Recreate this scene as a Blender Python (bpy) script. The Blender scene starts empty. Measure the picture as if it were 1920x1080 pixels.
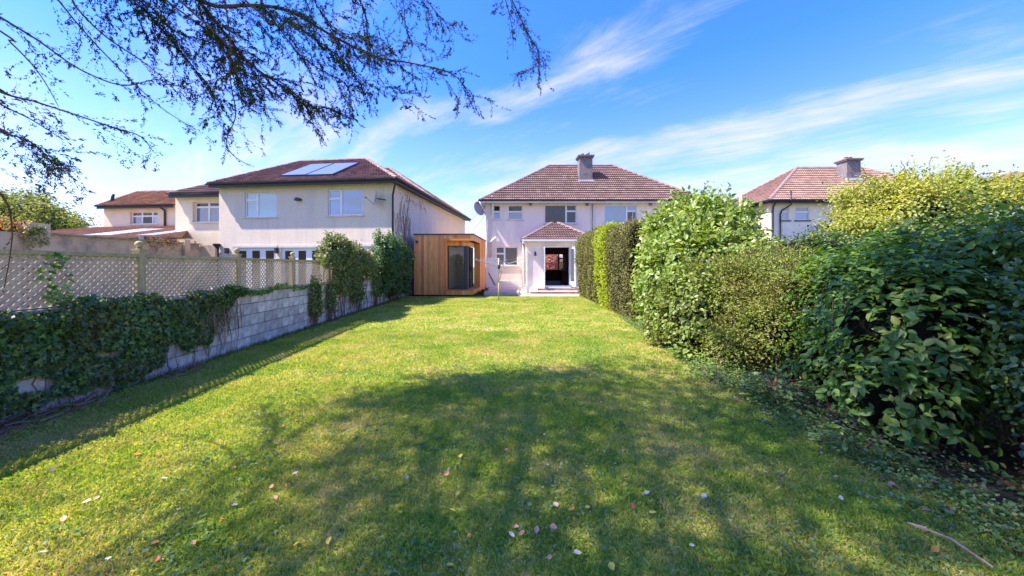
import bpy, math, random
import numpy as np
from mathutils import Vector, Matrix
random.seed(7); RNG = np.random.default_rng(7)
S = bpy.context.scene
COL = S.collection
F = 681.0; CH = 1.6; PX = 960.0; HZ = 500.0          # focal length in photo pixels, eye height, principal column, horizon row

# ------------------------------------------------------------------ camera, sky, sun, exposure
cam = bpy.data.cameras.new('camera'); camo = bpy.data.objects.new('camera', cam); COL.objects.link(camo)
camo.location = (0, 0, CH); camo.rotation_euler = (math.pi/2, 0, 0)
cam.sensor_width = 36; cam.lens = 36*F/1920; cam.shift_y = -40/1920
cam.clip_start = 0.05; cam.clip_end = 2000
S.camera = camo
SUN_TRAVEL = Vector((1.0, 0.20, -1.40)).normalized()
sun_to = -SUN_TRAVEL
W = bpy.data.worlds.new('World'); S.world = W; W.use_nodes = True
def build_world():
    nt = W.node_tree; nd = nt.nodes; lk = nt.links; nd.clear()
    out = nd.new('ShaderNodeOutputWorld'); bg = nd.new('ShaderNodeBackground'); bg.inputs['Strength'].default_value = 0.15
    sky = nd.new('ShaderNodeTexSky'); sky.sky_type = 'NISHITA'; sky.sun_disc = False
    sky.sun_elevation = math.asin(sun_to.z); sky.sun_rotation = math.atan2(sun_to.x, sun_to.y)
    sky.air_density = 1.0; sky.dust_density = 0.4; sky.ozone_density = 3.0
    hs = nd.new('ShaderNodeHueSaturation'); hs.inputs['Saturation'].default_value = 1.12; hs.inputs['Value'].default_value = 1.0
    lk.new(sky.outputs[0], hs.inputs['Color'])
    tint = nd.new('ShaderNodeMix'); tint.data_type = 'RGBA'; tint.blend_type = 'MULTIPLY'; tint.inputs[0].default_value = 1
    tint.inputs[7].default_value = (0.67, 0.64, 0.93, 1)
    lk.new(hs.outputs[0], tint.inputs[6])
    tc = nd.new('ShaderNodeTexCoord'); sp = nd.new('ShaderNodeSeparateXYZ'); lk.new(tc.outputs['Generated'], sp.inputs[0])
    def math_(op, a, b=None):
        m = nd.new('ShaderNodeMath'); m.operation = op
        for i, v in enumerate((a, b)):
            if v is None: continue
            if isinstance(v, (int, float)): m.inputs[i].default_value = v
            else: lk.new(v, m.inputs[i])
        return m.outputs[0]
    zz = math_('ADD', math_('MAXIMUM', sp.outputs[2], 0.0), 0.16)
    cx = math_('DIVIDE', sp.outputs[0], zz); cy = math_('DIVIDE', sp.outputs[1], zz)
    cb = nd.new('ShaderNodeCombineXYZ'); lk.new(cx, cb.inputs[0]); lk.new(cy, cb.inputs[1])
    rot = nd.new('ShaderNodeMapping'); rot.inputs['Rotation'].default_value = (0, 0, math.radians(38)); lk.new(cb.outputs[0], rot.inputs[0])
    mp = nd.new('ShaderNodeMapping'); mp.inputs['Scale'].default_value = (1.1, 4.2, 1); mp.inputs['Location'].default_value = (1.7, 0.4, 0); lk.new(rot.outputs[0], mp.inputs[0])
    n1 = nd.new('ShaderNodeTexNoise'); n1.inputs['Scale'].default_value = 1.0; n1.inputs['Detail'].default_value = 12; n1.inputs['Roughness'].default_value = 0.70; n1.inputs['Distortion'].default_value = 0.55
    lk.new(mp.outputs[0], n1.inputs['Vector'])
    rs = nd.new('ShaderNodeSeparateXYZ'); lk.new(rot.outputs[0], rs.inputs[0])
    wob = nd.new('ShaderNodeTexNoise'); wob.inputs['Scale'].default_value = 1.3; wob.inputs['Detail'].default_value = 3; lk.new(rot.outputs[0], wob.inputs['Vector'])
    yb = math_('MULTIPLY', math_('ADD', rs.outputs[1], math_('MULTIPLY', math_('SUBTRACT', wob.outputs[0], 0.5), 0.9)), 0.20)
    yb = math_('ADD', yb, 0.20)
    band = nd.new('ShaderNodeValToRGB'); bs = [(0.0,.72),(.09,.5),(.16,.06),(.235,.08),(.29,.50),(.34,.48),(.385,.05),(.412,.68),(.44,.70),(.476,.06),(.552,.06),(.592,.70),(.628,.70),(.664,.30),(.712,.62),(.84,.82),(1.0,.6)]  # first stops: unseen cloud behind the camera, added to brighten and neutralise ambient light
    while len(band.color_ramp.elements) < len(bs): band.color_ramp.elements.new(.5)
    for i, (p, c) in enumerate(bs): band.color_ramp.elements[i].position = p; band.color_ramp.elements[i].color = (c, c, c, 1)
    lk.new(yb, band.inputs[0])
    mp2 = nd.new('ShaderNodeMapping'); mp2.inputs['Scale'].default_value = (1.2, 1.5, 1); mp2.inputs['Location'].default_value = (7.3, 2.2, 0)
    lk.new(cb.outputs[0], mp2.inputs[0])
    n2 = nd.new('ShaderNodeTexNoise'); n2.inputs['Scale'].default_value = 1.5; n2.inputs['Detail'].default_value = 7; n2.inputs['Roughness'].default_value = 0.55
    lk.new(mp2.outputs[0], n2.inputs['Vector'])
    low = nd.new('ShaderNodeMapRange'); low.inputs['From Min'].default_value = 0.62; low.inputs['From Max'].default_value = 0.05
    low.inputs['To Min'].default_value = -0.04; low.inputs['To Max'].default_value = 0.17
    lk.new(sp.outputs[2], low.inputs[0])
    mixn = math_('ADD', math_('ADD', math_('MULTIPLY', n1.outputs[0], 0.62), math_('MULTIPLY', n2.outputs[0], 0.38)), math_('MULTIPLY', math_('SUBTRACT', band.outputs[0], 0.45), 0.25))
    dens = math_('ADD', mixn, low.outputs[0])
    mr = nd.new('ShaderNodeMapRange'); mr.interpolation_type = 'SMOOTHSTEP'
    mr.inputs['From Min'].default_value = 0.46; mr.inputs['From Max'].default_value = 0.84; mr.inputs['To Max'].default_value = 0.9
    lk.new(dens, mr.inputs[0])
    mx = nd.new('ShaderNodeMix'); mx.data_type = 'RGBA'; mx.inputs[7].default_value = (1.80, 1.72, 1.70, 1)
    rp = nd.new('ShaderNodeValToRGB'); st = [(0.0,(.80,.80,.88)),(.12,(.78,.78,.88)),(.31,(.62,.72,.92)),(.38,(.48,.66,.97)),(.46,(.34,.64,1.0)),(1.0,(.34,.64,1.0))]
    while len(rp.color_ramp.elements) < len(st): rp.color_ramp.elements.new(.5)
    for i, (p, c) in enumerate(st): rp.color_ramp.elements[i].position = p; rp.color_ramp.elements[i].color = (*c, 1)
    lk.new(sp.outputs[2], rp.inputs[0])
    deep = nd.new('ShaderNodeMix'); deep.data_type = 'RGBA'; deep.blend_type = 'MULTIPLY'; deep.inputs[0].default_value = 1.0; lk.new(tint.outputs[2], deep.inputs[6]); lk.new(rp.outputs[0], deep.inputs[7])
    lk.new(mr.outputs[0], mx.inputs[0]); lk.new(deep.outputs[2], mx.inputs[6])
    lk.new(mx.outputs[2], bg.inputs['Color']); lk.new(bg.outputs[0], out.inputs[0])
build_world()
sl = bpy.data.lights.new('sun', 'SUN'); sl.energy = 2.95; sl.angle = math.radians(0.55); sl.color = (1.0, 0.93, 0.82)
so = bpy.data.objects.new('sun', sl); COL.objects.link(so); so.rotation_euler = SUN_TRAVEL.to_track_quat('-Z', 'Y').to_euler(); so.location = (-20, -4, 30)
S.view_settings.view_transform = 'Standard'; S.view_settings.look = 'None'; S.view_settings.gamma = 1; S.view_settings.use_curve_mapping = False
S.view_settings.exposure = 2.02
S.render.engine = 'CYCLES'
S.cycles.max_bounces = 6; S.cycles.diffuse_bounces = 3; S.cycles.glossy_bounces = 3; S.cycles.transmission_bounces = 4; S.cycles.transparent_max_bounces = 6
S.cycles.sample_clamp_indirect = 6

# ------------------------------------------------------------------ helpers
def G(px, py, Y):
    return Vector(((px-PX)/F*Y, Y, CH+(HZ-py)/F*Y))
def ground(px, py):
    Y = F*CH/(py-HZ); return Vector(((px-PX)/F*Y, Y, 0))
class MB:
    def __init__(s): s.v = []; s.f = []; s.r = []; s.smooth = False
    def face(s, pts, r=None):
        i = len(s.v); s.v += [tuple(p) for p in pts]; s.f.append(tuple(range(i, i+len(pts)))); s.r.append(random.random() if r is None else r)
    def hexa(s, c, r=None):
        r = random.random() if r is None else r
        i = len(s.v); s.v += [tuple(p) for p in c]
        for f in ((0,3,2,1),(4,5,6,7),(0,1,5,4),(1,2,6,5),(2,3,7,6),(3,0,4,7)):
            s.f.append(tuple(i+k for k in f)); s.r.append(r)
    def box(s, x0, x1, y0, y1, z0, z1, r=None):
        s.hexa([(x0,y0,z0),(x1,y0,z0),(x1,y1,z0),(x0,y1,z0),(x0,y0,z1),(x1,y0,z1),(x1,y1,z1),(x0,y1,z1)], r)
    def prism(s, poly, h, ax='y', r=None):                    # poly of 3D points extruded by vector h
        r = random.random() if r is None else r
        h = Vector(h); n = len(poly); i = len(s.v)
        s.v += [tuple(p) for p in poly]+[tuple(Vector(p)+h) for p in poly]
        s.f.append(tuple(range(i, i+n))); s.r.append(r)
        s.f.append(tuple(range(i+2*n-1, i+n-1, -1))); s.r.append(r)
        for k in range(n):
            k2 = (k+1) % n; s.f.append((i+k2, i+k, i+n+k, i+n+k2)); s.r.append(r)
    def tube(s, pts, rad, n=8, r=None, cap=True):
        r = random.random() if r is None else r
        pts = [Vector(p) for p in pts]; m = len(pts)
        if not hasattr(rad, '__len__'): rad = [rad]*m
        base = len(s.v); up = None
        for k, p in enumerate(pts):
            t = (pts[min(k+1, m-1)]-pts[max(k-1, 0)]).normalized()
            if up is None: up = t.orthogonal().normalized()
            up = (up-t*up.dot(t)); up = up.normalized() if up.length > 1e-6 else t.orthogonal().normalized()
            b = t.cross(up)
            for j in range(n):
                a = 2*math.pi*j/n; s.v.append(tuple(p+(up*math.cos(a)+b*math.sin(a))*rad[k]))
        for k in range(m-1):
            for j in range(n):
                a = base+k*n+j; b2 = base+k*n+(j+1) % n
                s.f.append((a, b2, b2+n, a+n)); s.r.append(r)
        if cap:
            s.f.append(tuple(base+j for j in reversed(range(n)))); s.r.append(r)
            s.f.append(tuple(base+(m-1)*n+j for j in range(n))); s.r.append(r)
    def lathe(s, prof, c=(0,0), n=16, r=None):                # (radius, z) profile round vertical axis
        s.tube_profile([(c[0], c[1], z) for _, z in prof], [q for q, _ in prof], n, r)
    def tube_profile(s, pts, rads, n, r):
        r = random.random() if r is None else r
        base = len(s.v)
        for (x, y, z), q in zip(pts, rads):
            for j in range(n):
                a = 2*math.pi*j/n; s.v.append((x+q*math.cos(a), y+q*math.sin(a), z))
        for k in range(len(pts)-1):
            for j in range(n):
                a = base+k*n+j; b = base+k*n+(j+1) % n
                s.f.append((a, b, b+n, a+n)); s.r.append(r)
        s.f.append(tuple(base+j for j in reversed(range(n)))); s.r.append(r)
        s.f.append(tuple(base+(len(pts)-1)*n+j for j in range(n))); s.r.append(r)
    def mesh(s, name):
        me = bpy.data.meshes.new(name); me.from_pydata(s.v, [], s.f)
        a = me.attributes.new('rnd', 'FLOAT', 'FACE'); a.data.foreach_set('value', s.r)
        if s.smooth: me.polygons.foreach_set('use_smooth', [True]*len(me.polygons))
        me.update(); return me
    def build(s, name, mat, parent=None, loc=None, rot=None, bevel=0):
        o = bpy.data.objects.new(name, s.mesh(name)); COL.objects.link(o); o.data.materials.append(mat)
        if parent: o.parent = parent
        if loc is not None: o.location = loc
        if rot is not None: o.rotation_euler = rot
        if bevel:
            m = o.modifiers.new('b', 'BEVEL'); m.width = bevel; m.segments = 2; m.limit_method = 'ANGLE'
        return o
def tag(o, label=None, cat=None, group=None, kind=None):
    if label: o['label'] = label
    if cat: o['category'] = cat
    if group: o['group'] = group
    if kind: o['kind'] = kind
    return o
def thing(name, label, cat, loc=(0,0,0), rz=0, group=None):
    o = bpy.data.objects.new(name, None); COL.objects.link(o); o.location = loc; o.rotation_euler = (0,0,rz)
    o.empty_display_size = .3
    return tag(o, label, cat, group)
def copy_tree(o, parent=None):
    c = o.copy(); COL.objects.link(c); c.parent = parent
    for ch in list(o.children): copy_tree(ch, c)
    return c

# ------------------------------------------------------------------ materials
MATS = {}
def mat(name, col=(.5,.5,.5), rough=.8, spec=.3, metal=0.0, var=0.0, noise=None, bump=None, dirt=None, obj_random=0.0, ramp=None):
    """procedural principled. var: brightness spread by the per-face 'rnd'; noise=(scale, amount); bump=(scale, strength, dist); dirt=(scale, col, amount)"""
    if name in MATS: return MATS[name]
    m = bpy.data.materials.new(name); m.use_nodes = True; MATS[name] = m
    nt = m.node_tree; nd = nt.nodes; lk = nt.links; b = nd['Principled BSDF']
    b.inputs['Roughness'].default_value = rough; b.inputs['Specular IOR Level'].default_value = spec; b.inputs['Metallic'].default_value = metal
    tc = nd.new('ShaderNodeTexCoord'); co = tc.outputs['Object']
    if ramp:
        at = nd.new('ShaderNodeAttribute'); at.attribute_name = 'rnd'
        rp = nd.new('ShaderNodeValToRGB'); rp.color_ramp.interpolation = 'LINEAR'
        while len(rp.color_ramp.elements) < len(ramp): rp.color_ramp.elements.new(0.5)
        for i, c in enumerate(ramp):
            rp.color_ramp.elements[i].position = i/(len(ramp)-1); rp.color_ramp.elements[i].color = (*c, 1)
        src = at.outputs['Fac']
        if obj_random:
            oi = nd.new('ShaderNodeObjectInfo'); src = oi.outputs['Random']
        lk.new(src, rp.inputs[0]); cur = rp.outputs[0]
    else:
        rgb = nd.new('ShaderNodeRGB'); rgb.outputs[0].default_value = (*col, 1); cur = rgb.outputs[0]
    def scale_by(cur, fac_socket, amt):
        mr = nd.new('ShaderNodeMapRange'); mr.inputs['To Min'].default_value = 1-amt; mr.inputs['To Max'].default_value = 1+amt
        lk.new(fac_socket, mr.inputs[0])
        v = nd.new('ShaderNodeVectorMath'); v.operation = 'SCALE'; lk.new(cur, v.inputs[0]); lk.new(mr.outputs[0], v.inputs['Scale'])
        return v.outputs[0]
    if var:
        at2 = nd.new('ShaderNodeAttribute'); at2.attribute_name = 'rnd'; cur = scale_by(cur, at2.outputs['Fac'], var)
    if obj_random and not ramp:
        oi = nd.new('ShaderNodeObjectInfo'); cur = scale_by(cur, oi.outputs['Random'], obj_random)
    if noise:
        sc = noise[0]; n = nd.new('ShaderNodeTexNoise'); n.inputs['Detail'].default_value = 6; n.inputs['Roughness'].default_value = .6
        if hasattr(sc, '__len__'):
            mp = nd.new('ShaderNodeMapping'); mp.inputs['Scale'].default_value = sc; lk.new(co, mp.inputs[0]); lk.new(mp.outputs[0], n.inputs['Vector']); n.inputs['Scale'].default_value = 1
        else:
            n.inputs['Scale'].default_value = sc; lk.new(co, n.inputs['Vector'])
        mr = nd.new('ShaderNodeMapRange'); mr.inputs['From Min'].default_value = .3; mr.inputs['From Max'].default_value = .7; lk.new(n.outputs[0], mr.inputs[0])
        cur = scale_by(cur, mr.outputs[0], noise[1])
    if dirt:
        n = nd.new('ShaderNodeTexNoise'); n.inputs['Detail'].default_value = 8; n.inputs['Roughness'].default_value = .65
        if hasattr(dirt[0], '__len__'):
            mpd = nd.new('ShaderNodeMapping'); mpd.inputs['Scale'].default_value = dirt[0]; lk.new(co, mpd.inputs[0]); lk.new(mpd.outputs[0], n.inputs['Vector']); n.inputs['Scale'].default_value = 1
        else: n.inputs['Scale'].default_value = dirt[0]; lk.new(co, n.inputs['Vector'])
        mr = nd.new('ShaderNodeMapRange'); mr.inputs['From Min'].default_value = .48; mr.inputs['From Max'].default_value = .68; mr.inputs['To Max'].default_value = dirt[2]; lk.new(n.outputs[0], mr.inputs[0])
        mx = nd.new('ShaderNodeMix'); mx.data_type = 'RGBA'; lk.new(mr.outputs[0], mx.inputs[0]); lk.new(cur, mx.inputs[6]); mx.inputs[7].default_value = (*dirt[1], 1); cur = mx.outputs[2]
    lk.new(cur, b.inputs['Base Color'])
    if bump:
        n = nd.new('ShaderNodeTexNoise'); n.inputs['Scale'].default_value = bump[0]; n.inputs['Detail'].default_value = 7; n.inputs['Roughness'].default_value = .7; lk.new(co, n.inputs['Vector'])
        bp = nd.new('ShaderNodeBump'); bp.inputs['Strength'].default_value = bump[1]; bp.inputs['Distance'].default_value = bump[2]
        lk.new(n.outputs[0], bp.inputs['Height']); lk.new(bp.outputs[0], b.inputs['Normal'])
    return m
def leaf_mat(name, ramp, rough=.45, spec=.35, transl=.35, obj_random=False, patch=None, sat=1.0):
    """foliage: colour by per-leaf random value, translucent; patch=(scale, colour, amount) blends a second tone in soft clumps"""
    if name in MATS: return MATS[name]
    m = bpy.data.materials.new(name); m.use_nodes = True; MATS[name] = m
    nt = m.node_tree; nd = nt.nodes; lk = nt.links; b = nd['Principled BSDF']; out = nd['Material Output']
    b.inputs['Roughness'].default_value = rough; b.inputs['Specular IOR Level'].default_value = spec
    if obj_random:
        s = nd.new('ShaderNodeObjectInfo').outputs['Random']
    else:
        at = nd.new('ShaderNodeAttribute'); at.attribute_name = 'rnd'; s = at.outputs['Fac']
    rp = nd.new('ShaderNodeValToRGB')
    while len(rp.color_ramp.elements) < len(ramp): rp.color_ramp.elements.new(0.5)
    for i, c in enumerate(ramp):
        rp.color_ramp.elements[i].position = i/(len(ramp)-1); rp.color_ramp.elements[i].color = (*c, 1)
    lk.new(s, rp.inputs[0]); cur = rp.outputs[0]
    if patch:
        tc = nd.new('ShaderNodeTexCoord'); n = nd.new('ShaderNodeTexNoise'); n.inputs['Scale'].default_value = patch[0]; n.inputs['Detail'].default_value = 5; n.inputs['Roughness'].default_value = .6
        lk.new(tc.outputs['Object'], n.inputs['Vector'])
        mr = nd.new('ShaderNodeMapRange'); mr.inputs['From Min'].default_value = .44; mr.inputs['From Max'].default_value = .64; mr.inputs['To Max'].default_value = patch[2]; lk.new(n.outputs[0], mr.inputs[0])
        mx = nd.new('ShaderNodeMix'); mx.data_type = 'RGBA'; lk.new(mr.outputs[0], mx.inputs[0]); lk.new(cur, mx.inputs[6]); mx.inputs[7].default_value = (*patch[1], 1); cur = mx.outputs[2]
    lk.new(cur, b.inputs['Base Color'])
    tr = nd.new('ShaderNodeBsdfTranslucent')
    g = nd.new('ShaderNodeMix'); g.data_type = 'RGBA'; g.blend_type = 'MULTIPLY'; g.inputs[0].default_value = 1; g.inputs[7].default_value = (1.5, 1.35, .6, 1); lk.new(cur, g.inputs[6]); lk.new(g.outputs[2], tr.inputs['Color'])
    ms = nd.new('ShaderNodeMixShader'); ms.inputs[0].default_value = transl
    lk.new(b.outputs[0], ms.inputs[1]); lk.new(tr.outputs[0], ms.inputs[2]); lk.new(ms.outputs[0], out.inputs[0])
    return m
def glass_mat(name, back=(.02,.025,.03), refl=.5, rough=.02, see=0.0, tint=(.9,.95,1)):
    """window pane: mirror-like reflection over a back colour (dark room, blind, or reflected sky painted in); see>0 lets part of the view through"""
    if name in MATS: return MATS[name]
    m = bpy.data.materials.new(name); m.use_nodes = True; MATS[name] = m
    nt = m.node_tree; nd = nt.nodes; lk = nt.links; out = nd['Material Output']; nd.remove(nd['Principled BSDF'])
    d = nd.new('ShaderNodeBsdfDiffuse'); d.inputs[0].default_value = (*back, 1)
    g = nd.new('ShaderNodeBsdfGlossy'); g.inputs['Color'].default_value = (*tint, 1); g.inputs['Roughness'].default_value = rough
    cur = d.outputs[0]
    if see:
        t = nd.new('ShaderNodeBsdfTransparent'); t.inputs[0].default_value = (.92, .95, .95, 1)
        x = nd.new('ShaderNodeMixShader'); x.inputs[0].default_value = see; lk.new(cur, x.inputs[1]); lk.new(t.outputs[0], x.inputs[2]); cur = x.outputs[0]
    ms = nd.new('ShaderNodeMixShader'); ms.inputs[0].default_value = refl
    lk.new(cur, ms.inputs[1]); lk.new(g.outputs[0], ms.inputs[2]); lk.new(ms.outputs[0], out.inputs[0])
    return m
M_BLOCK = mat('concrete_block', (.64,.55,.45), .93, .15, obj_random=.22, noise=(9, .2), bump=(55, .8, .014), dirt=((3.2,3.2,1.3), (.20,.18,.13), .75))
M_MORTAR = mat('mortar', (.20,.185,.165), .95, .1, noise=(20, .15), bump=(80, .5, .01))
M_COPING = mat('weathered_coping', (.38,.32,.21), .9, .15, noise=(6, .25), dirt=(5, (.13,.13,.07), .7), bump=(40, .5, .01))
M_TRELLIS = mat('weathered_trellis_wood', (.56,.42,.27), .85, .2, var=.16, noise=((14,14,60), .15), dirt=(3, (.30,.28,.16), .5))
M_POST = mat('treated_post_wood', (.44,.35,.18), .85, .2, noise=((30,30,3), .25), dirt=(3, (.22,.22,.09), .5))
M_PLASTER = mat('pink_white_plaster', (.84,.70,.60), .9, .15, noise=(1.1, .06), dirt=(.7, (.50,.44,.42), .5), bump=(60, .25, .01))
M_PLASTER_A = mat('pale_pebbledash', (.86,.71,.58), .9, .15, noise=(26, .10), dirt=((1.5,1.5,.28), (.60,.49,.44), .6), bump=(40, .5, .015))
M_ROUGH = mat('roughcast', (.84,.69,.54), .92, .12, noise=(16, .12), dirt=((1.7,1.7,.25), (.62,.53,.46), .5), bump=(30, .9, .07))
M_CREAM = mat('cream_plaster', (.76,.64,.45), .9, .15, noise=(1.4, .05), dirt=(.8, (.55,.46,.35), .4), bump=(70, .2, .01))
M_RWALL = mat('stained_render', (.68,.46,.29), .93, .1, noise=((1.2,1.2,.3), .12), dirt=(1.6, (.20,.15,.11), .75), bump=(30, .35, .01))
M_WHITE = mat('white_upvc', (.78,.77,.76), .4, .4)
M_SOFFIT = mat('white_soffit', (.72,.69,.66), .6, .3, dirt=(1.2, (.5,.46,.43), .5))
M_SILL = mat('painted_sill', (.66,.61,.58), .7, .3, dirt=(2, (.4,.36,.33), .5))
M_GUTTER = mat('black_gutter', (.025,.023,.03), .45, .4)
M_TILE = mat('brown_red_tile', ramp=[(.17,.10,.088),(.195,.118,.103),(.215,.13,.113),(.25,.16,.14)], rough=.85, spec=.2, noise=(1.3,.14), dirt=(2.5, (.28,.21,.20), .4), bump=(40, .3, .01))
M_TILE_B = mat('dark_brown_tile', ramp=[(.16,.09,.08),(.195,.11,.097),(.22,.125,.11),(.26,.16,.14)], rough=.85, spec=.2, noise=(1.3,.14), dirt=(3.0, (.33,.27,.25), .4), bump=(40, .3, .01))
M_TILE_O = mat('orange_brown_tile', ramp=[(.30,.15,.085),(.36,.19,.11),(.42,.24,.15)], rough=.85, spec=.2, noise=(1.3,.16), dirt=(2.2, (.34,.26,.17), .5))
M_TILE_E = mat('rosy_tile', ramp=[(.29,.17,.13),(.33,.20,.155),(.37,.235,.185)], rough=.85, spec=.2, noise=(1.3,.14), dirt=(3, (.45,.36,.30), .5))
M_CAP = mat('ridge_tile', (.27,.18,.155), .85, .2, var=.12, noise=(3,.15), dirt=(4, (.30,.24,.21), .5))
M_CHIM = mat('chimney_roughcast', (.24,.205,.20), .93, .1, noise=(9,.3), dirt=(2, (.10,.085,.085), .6), bump=(14, .9, .05))
M_POT = mat('terracotta', (.36,.17,.11), .85, .2, noise=(8,.2))
M_CEDAR = mat('cedar_board', ramp=[(.74,.25,.06),(.90,.40,.12),(.62,.18,.045),(.92,.50,.20),(.78,.27,.07),(.90,.44,.15)], rough=.55, spec=.3, obj_random=1.0, noise=((26,26,1.6), .24), bump=(120, .12, .004))
M_DGREY = mat('anthracite_aluminium', (.03,.032,.045), .4, .5)
M_BLACK = mat('black_metal', (.015,.015,.018), .45, .5)
M_METAL = mat('galvanised_metal', (.45,.46,.47), .35, .5, metal=.8)
M_BRICK = mat('red_step_brick', ramp=[(.24,.13,.11),(.30,.17,.14),(.36,.22,.19)], rough=.9, spec=.15, obj_random=1, noise=(20,.15))
M_PAVE = mat('pale_paving', (.60,.54,.50), .88, .2, noise=(3,.1), dirt=(2.2, (.42,.36,.33), .5))
M_CONC = mat('patio_concrete', (.58,.44,.36), .9, .2, noise=(3,.12), dirt=(1.7, (.33,.27,.24), .5))
M_ROOMW = mat('room_wall', (.20,.10,.085), .85, .2, noise=(2,.05))
M_FLOOR = mat('room_floor', (.25,.19,.19), .5, .4, noise=((2,14,2),.12))
M_BARK = mat('brown_bark', (.17,.10,.065), .9, .15, noise=(25,.3), bump=(30,.8,.02))
M_TWIG = mat('bare_twig', ramp=[(.10,.055,.04),(.20,.125,.08),(.30,.21,.14)], rough=.9, spec=.1)
M_TWIGH = mat('straw_twig', ramp=[(.16,.10,.06),(.30,.20,.12),(.42,.31,.20)], rough=.9, spec=.1)
M_TWIGR = mat('reddish_twig', ramp=[(.12,.05,.04),(.24,.13,.10),(.34,.24,.19)], rough=.9, spec=.1)
M_CORE = mat('bush_interior', (.018,.017,.010), .95, .05, noise=(6,.5), bump=(12,1,.1))  # near-black filler for bush and hedge cores, inner shade put into the colour
M_SOLAR = mat('solar_cell', (.17,.175,.25), .16, .8, noise=(3,.05))
M_ALU = mat('aluminium', (.55,.55,.57), .4, .5, metal=.6)
M_DISH = mat('grey_dish', (.36,.31,.32), .6, .3)
M_TIMB = mat('sun_bleached_timber', (.50,.40,.28), .8, .2, noise=((30,30,3),.2))
G_SKY = glass_mat('glass_dark', (.02,.022,.02), .07)
G_AQUA = glass_mat('glass_blind_sky_tint', (.26,.40,.40), .18, .05)  # pale blind, with blue-green sky reflection mixed into its colour
G_BLUE = glass_mat('glass_sky_tint', (.06,.15,.27), .22, .02)  # blue of the reflected sky put into the pane's back colour
G_NET = glass_mat('glass_net_curtain', (.13,.14,.19), .18, .05)
G_DIM = glass_mat('glass_dim_room', (.06,.04,.03), .07, .03)
G_CLEAR = glass_mat('glass_clear', (.02,.02,.02), .10, .01, see=.92)
G_SHED = glass_mat('glass_shed', (.05,.04,.025), .06, .01, see=.62)

# ------------------------------------------------------------------ houses: walls, windows, roofs
class Plane:
    """a building's own frame: local x to the right along its front, local y away from us"""
    def __init__(s, ox, oy, deg):
        s.o = Vector((ox, oy, 0)); s.a = math.radians(deg); s.c = math.cos(s.a); s.s = math.sin(s.a)
    def to_local(s, p):
        d = p-s.o; return Vector((d.x*s.c+d.y*s.s, -d.x*s.s+d.y*s.c, d.z))
    def at(s, px, py, yl=0.0):
        c0 = s.to_local(Vector((0,0,CH))); d = Vector(((px-PX)/F, 1, (HZ-py)/F)); dl = Vector((d.x*s.c+d.y*s.s, -d.x*s.s+d.y*s.c, d.z))
        t = (yl-c0.y)/dl.y; return c0+dl*t
    def on(s, px, py, p0, n):
        c0 = s.to_local(Vector((0,0,CH))); d = Vector(((px-PX)/F, 1, (HZ-py)/F)); dl = Vector((d.x*s.c+d.y*s.s, -d.x*s.s+d.y*s.c, d.z))
        t = (p0-c0).dot(n)/dl.dot(n); return c0+dl*t
def wall_holes(mb, x0, x1, z0, z1, holes, y=0.0, depth=.12, sgn=1):
    """front skin at y with rectangular holes and reveals going back"""
    xs = sorted({x0, x1, *[h[0] for h in holes], *[h[1] for h in holes]}); zs = sorted({z0, z1, *[h[2] for h in holes], *[h[3] for h in holes]})
    xs = [x for x in xs if x0 <= x <= x1]; zs = [z for z in zs if z0 <= z <= z1]
    for a, b in zip(xs, xs[1:]):
        for c, d in zip(zs, zs[1:]):
            mx, mz = (a+b)/2, (c+d)/2
            if any(h[0] < mx < h[1] and h[2] < mz < h[3] for h in holes): continue
            mb.face([(a,y,c),(b,y,c),(b,y,d),(a,y,d)], .5)
    for h in holes:
        a, b, c, d = h[:4]; e = y+depth*sgn
        mb.face([(a,y,c),(a,e,c),(b,e,c),(b,y,c)], .5); mb.face([(a,y,d),(b,y,d),(b,e,d),(a,e,d)], .5)
        mb.face([(a,y,c),(a,y,d),(a,e,d),(a,e,c)], .5); mb.face([(b,y,c),(b,e,c),(b,e,d),(b,y,d)], .5)
def ring(mb, x0, x1, z0, z1, y0, y1, w):
    mb.box(x0, x1, y0, y1, z0, z0+w); mb.box(x0, x1, y0, y1, z1-w, z1); mb.box(x0, x0+w, y0, y1, z0+w, z1-w); mb.box(x1-w, x1, y0, y1, z0+w, z1-w)
def window(parent, rect, panes, y=0.0, rec=.07, fw=.055, frame=M_WHITE, sill=True, name='window', sill_mat=M_SILL, proud=.07):
    """rect in local x/z; panes: (fx0, fx1, fz0, fz1, glass)"""
    x0, x1, z0, z1 = rect; mb = MB(); W_, H_ = x1-x0, z1-z0
    for p in panes: ring(mb, x0+p[0]*W_, x0+p[1]*W_, z0+p[2]*H_, z0+p[3]*H_, y+rec, y+rec+.06, fw)
    w = mb.build(name, frame, parent)
    for p in panes:
        g = MB(); g.face([(x0+p[0]*W_+fw, y+rec+.03, z0+p[2]*H_+fw),(x0+p[1]*W_-fw, y+rec+.03, z0+p[2]*H_+fw),(x0+p[1]*W_-fw, y+rec+.03, z0+p[3]*H_-fw),(x0+p[0]*W_+fw, y+rec+.03, z0+p[3]*H_-fw)])
        g.build('pane', p[4], w)
    if sill:
        m = MB(); m.box(x0-.1, x1+.1, y-proud, y+rec, z0-.075, z0-.003); m.build('sill', sill_mat, w)
    return w
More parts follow.
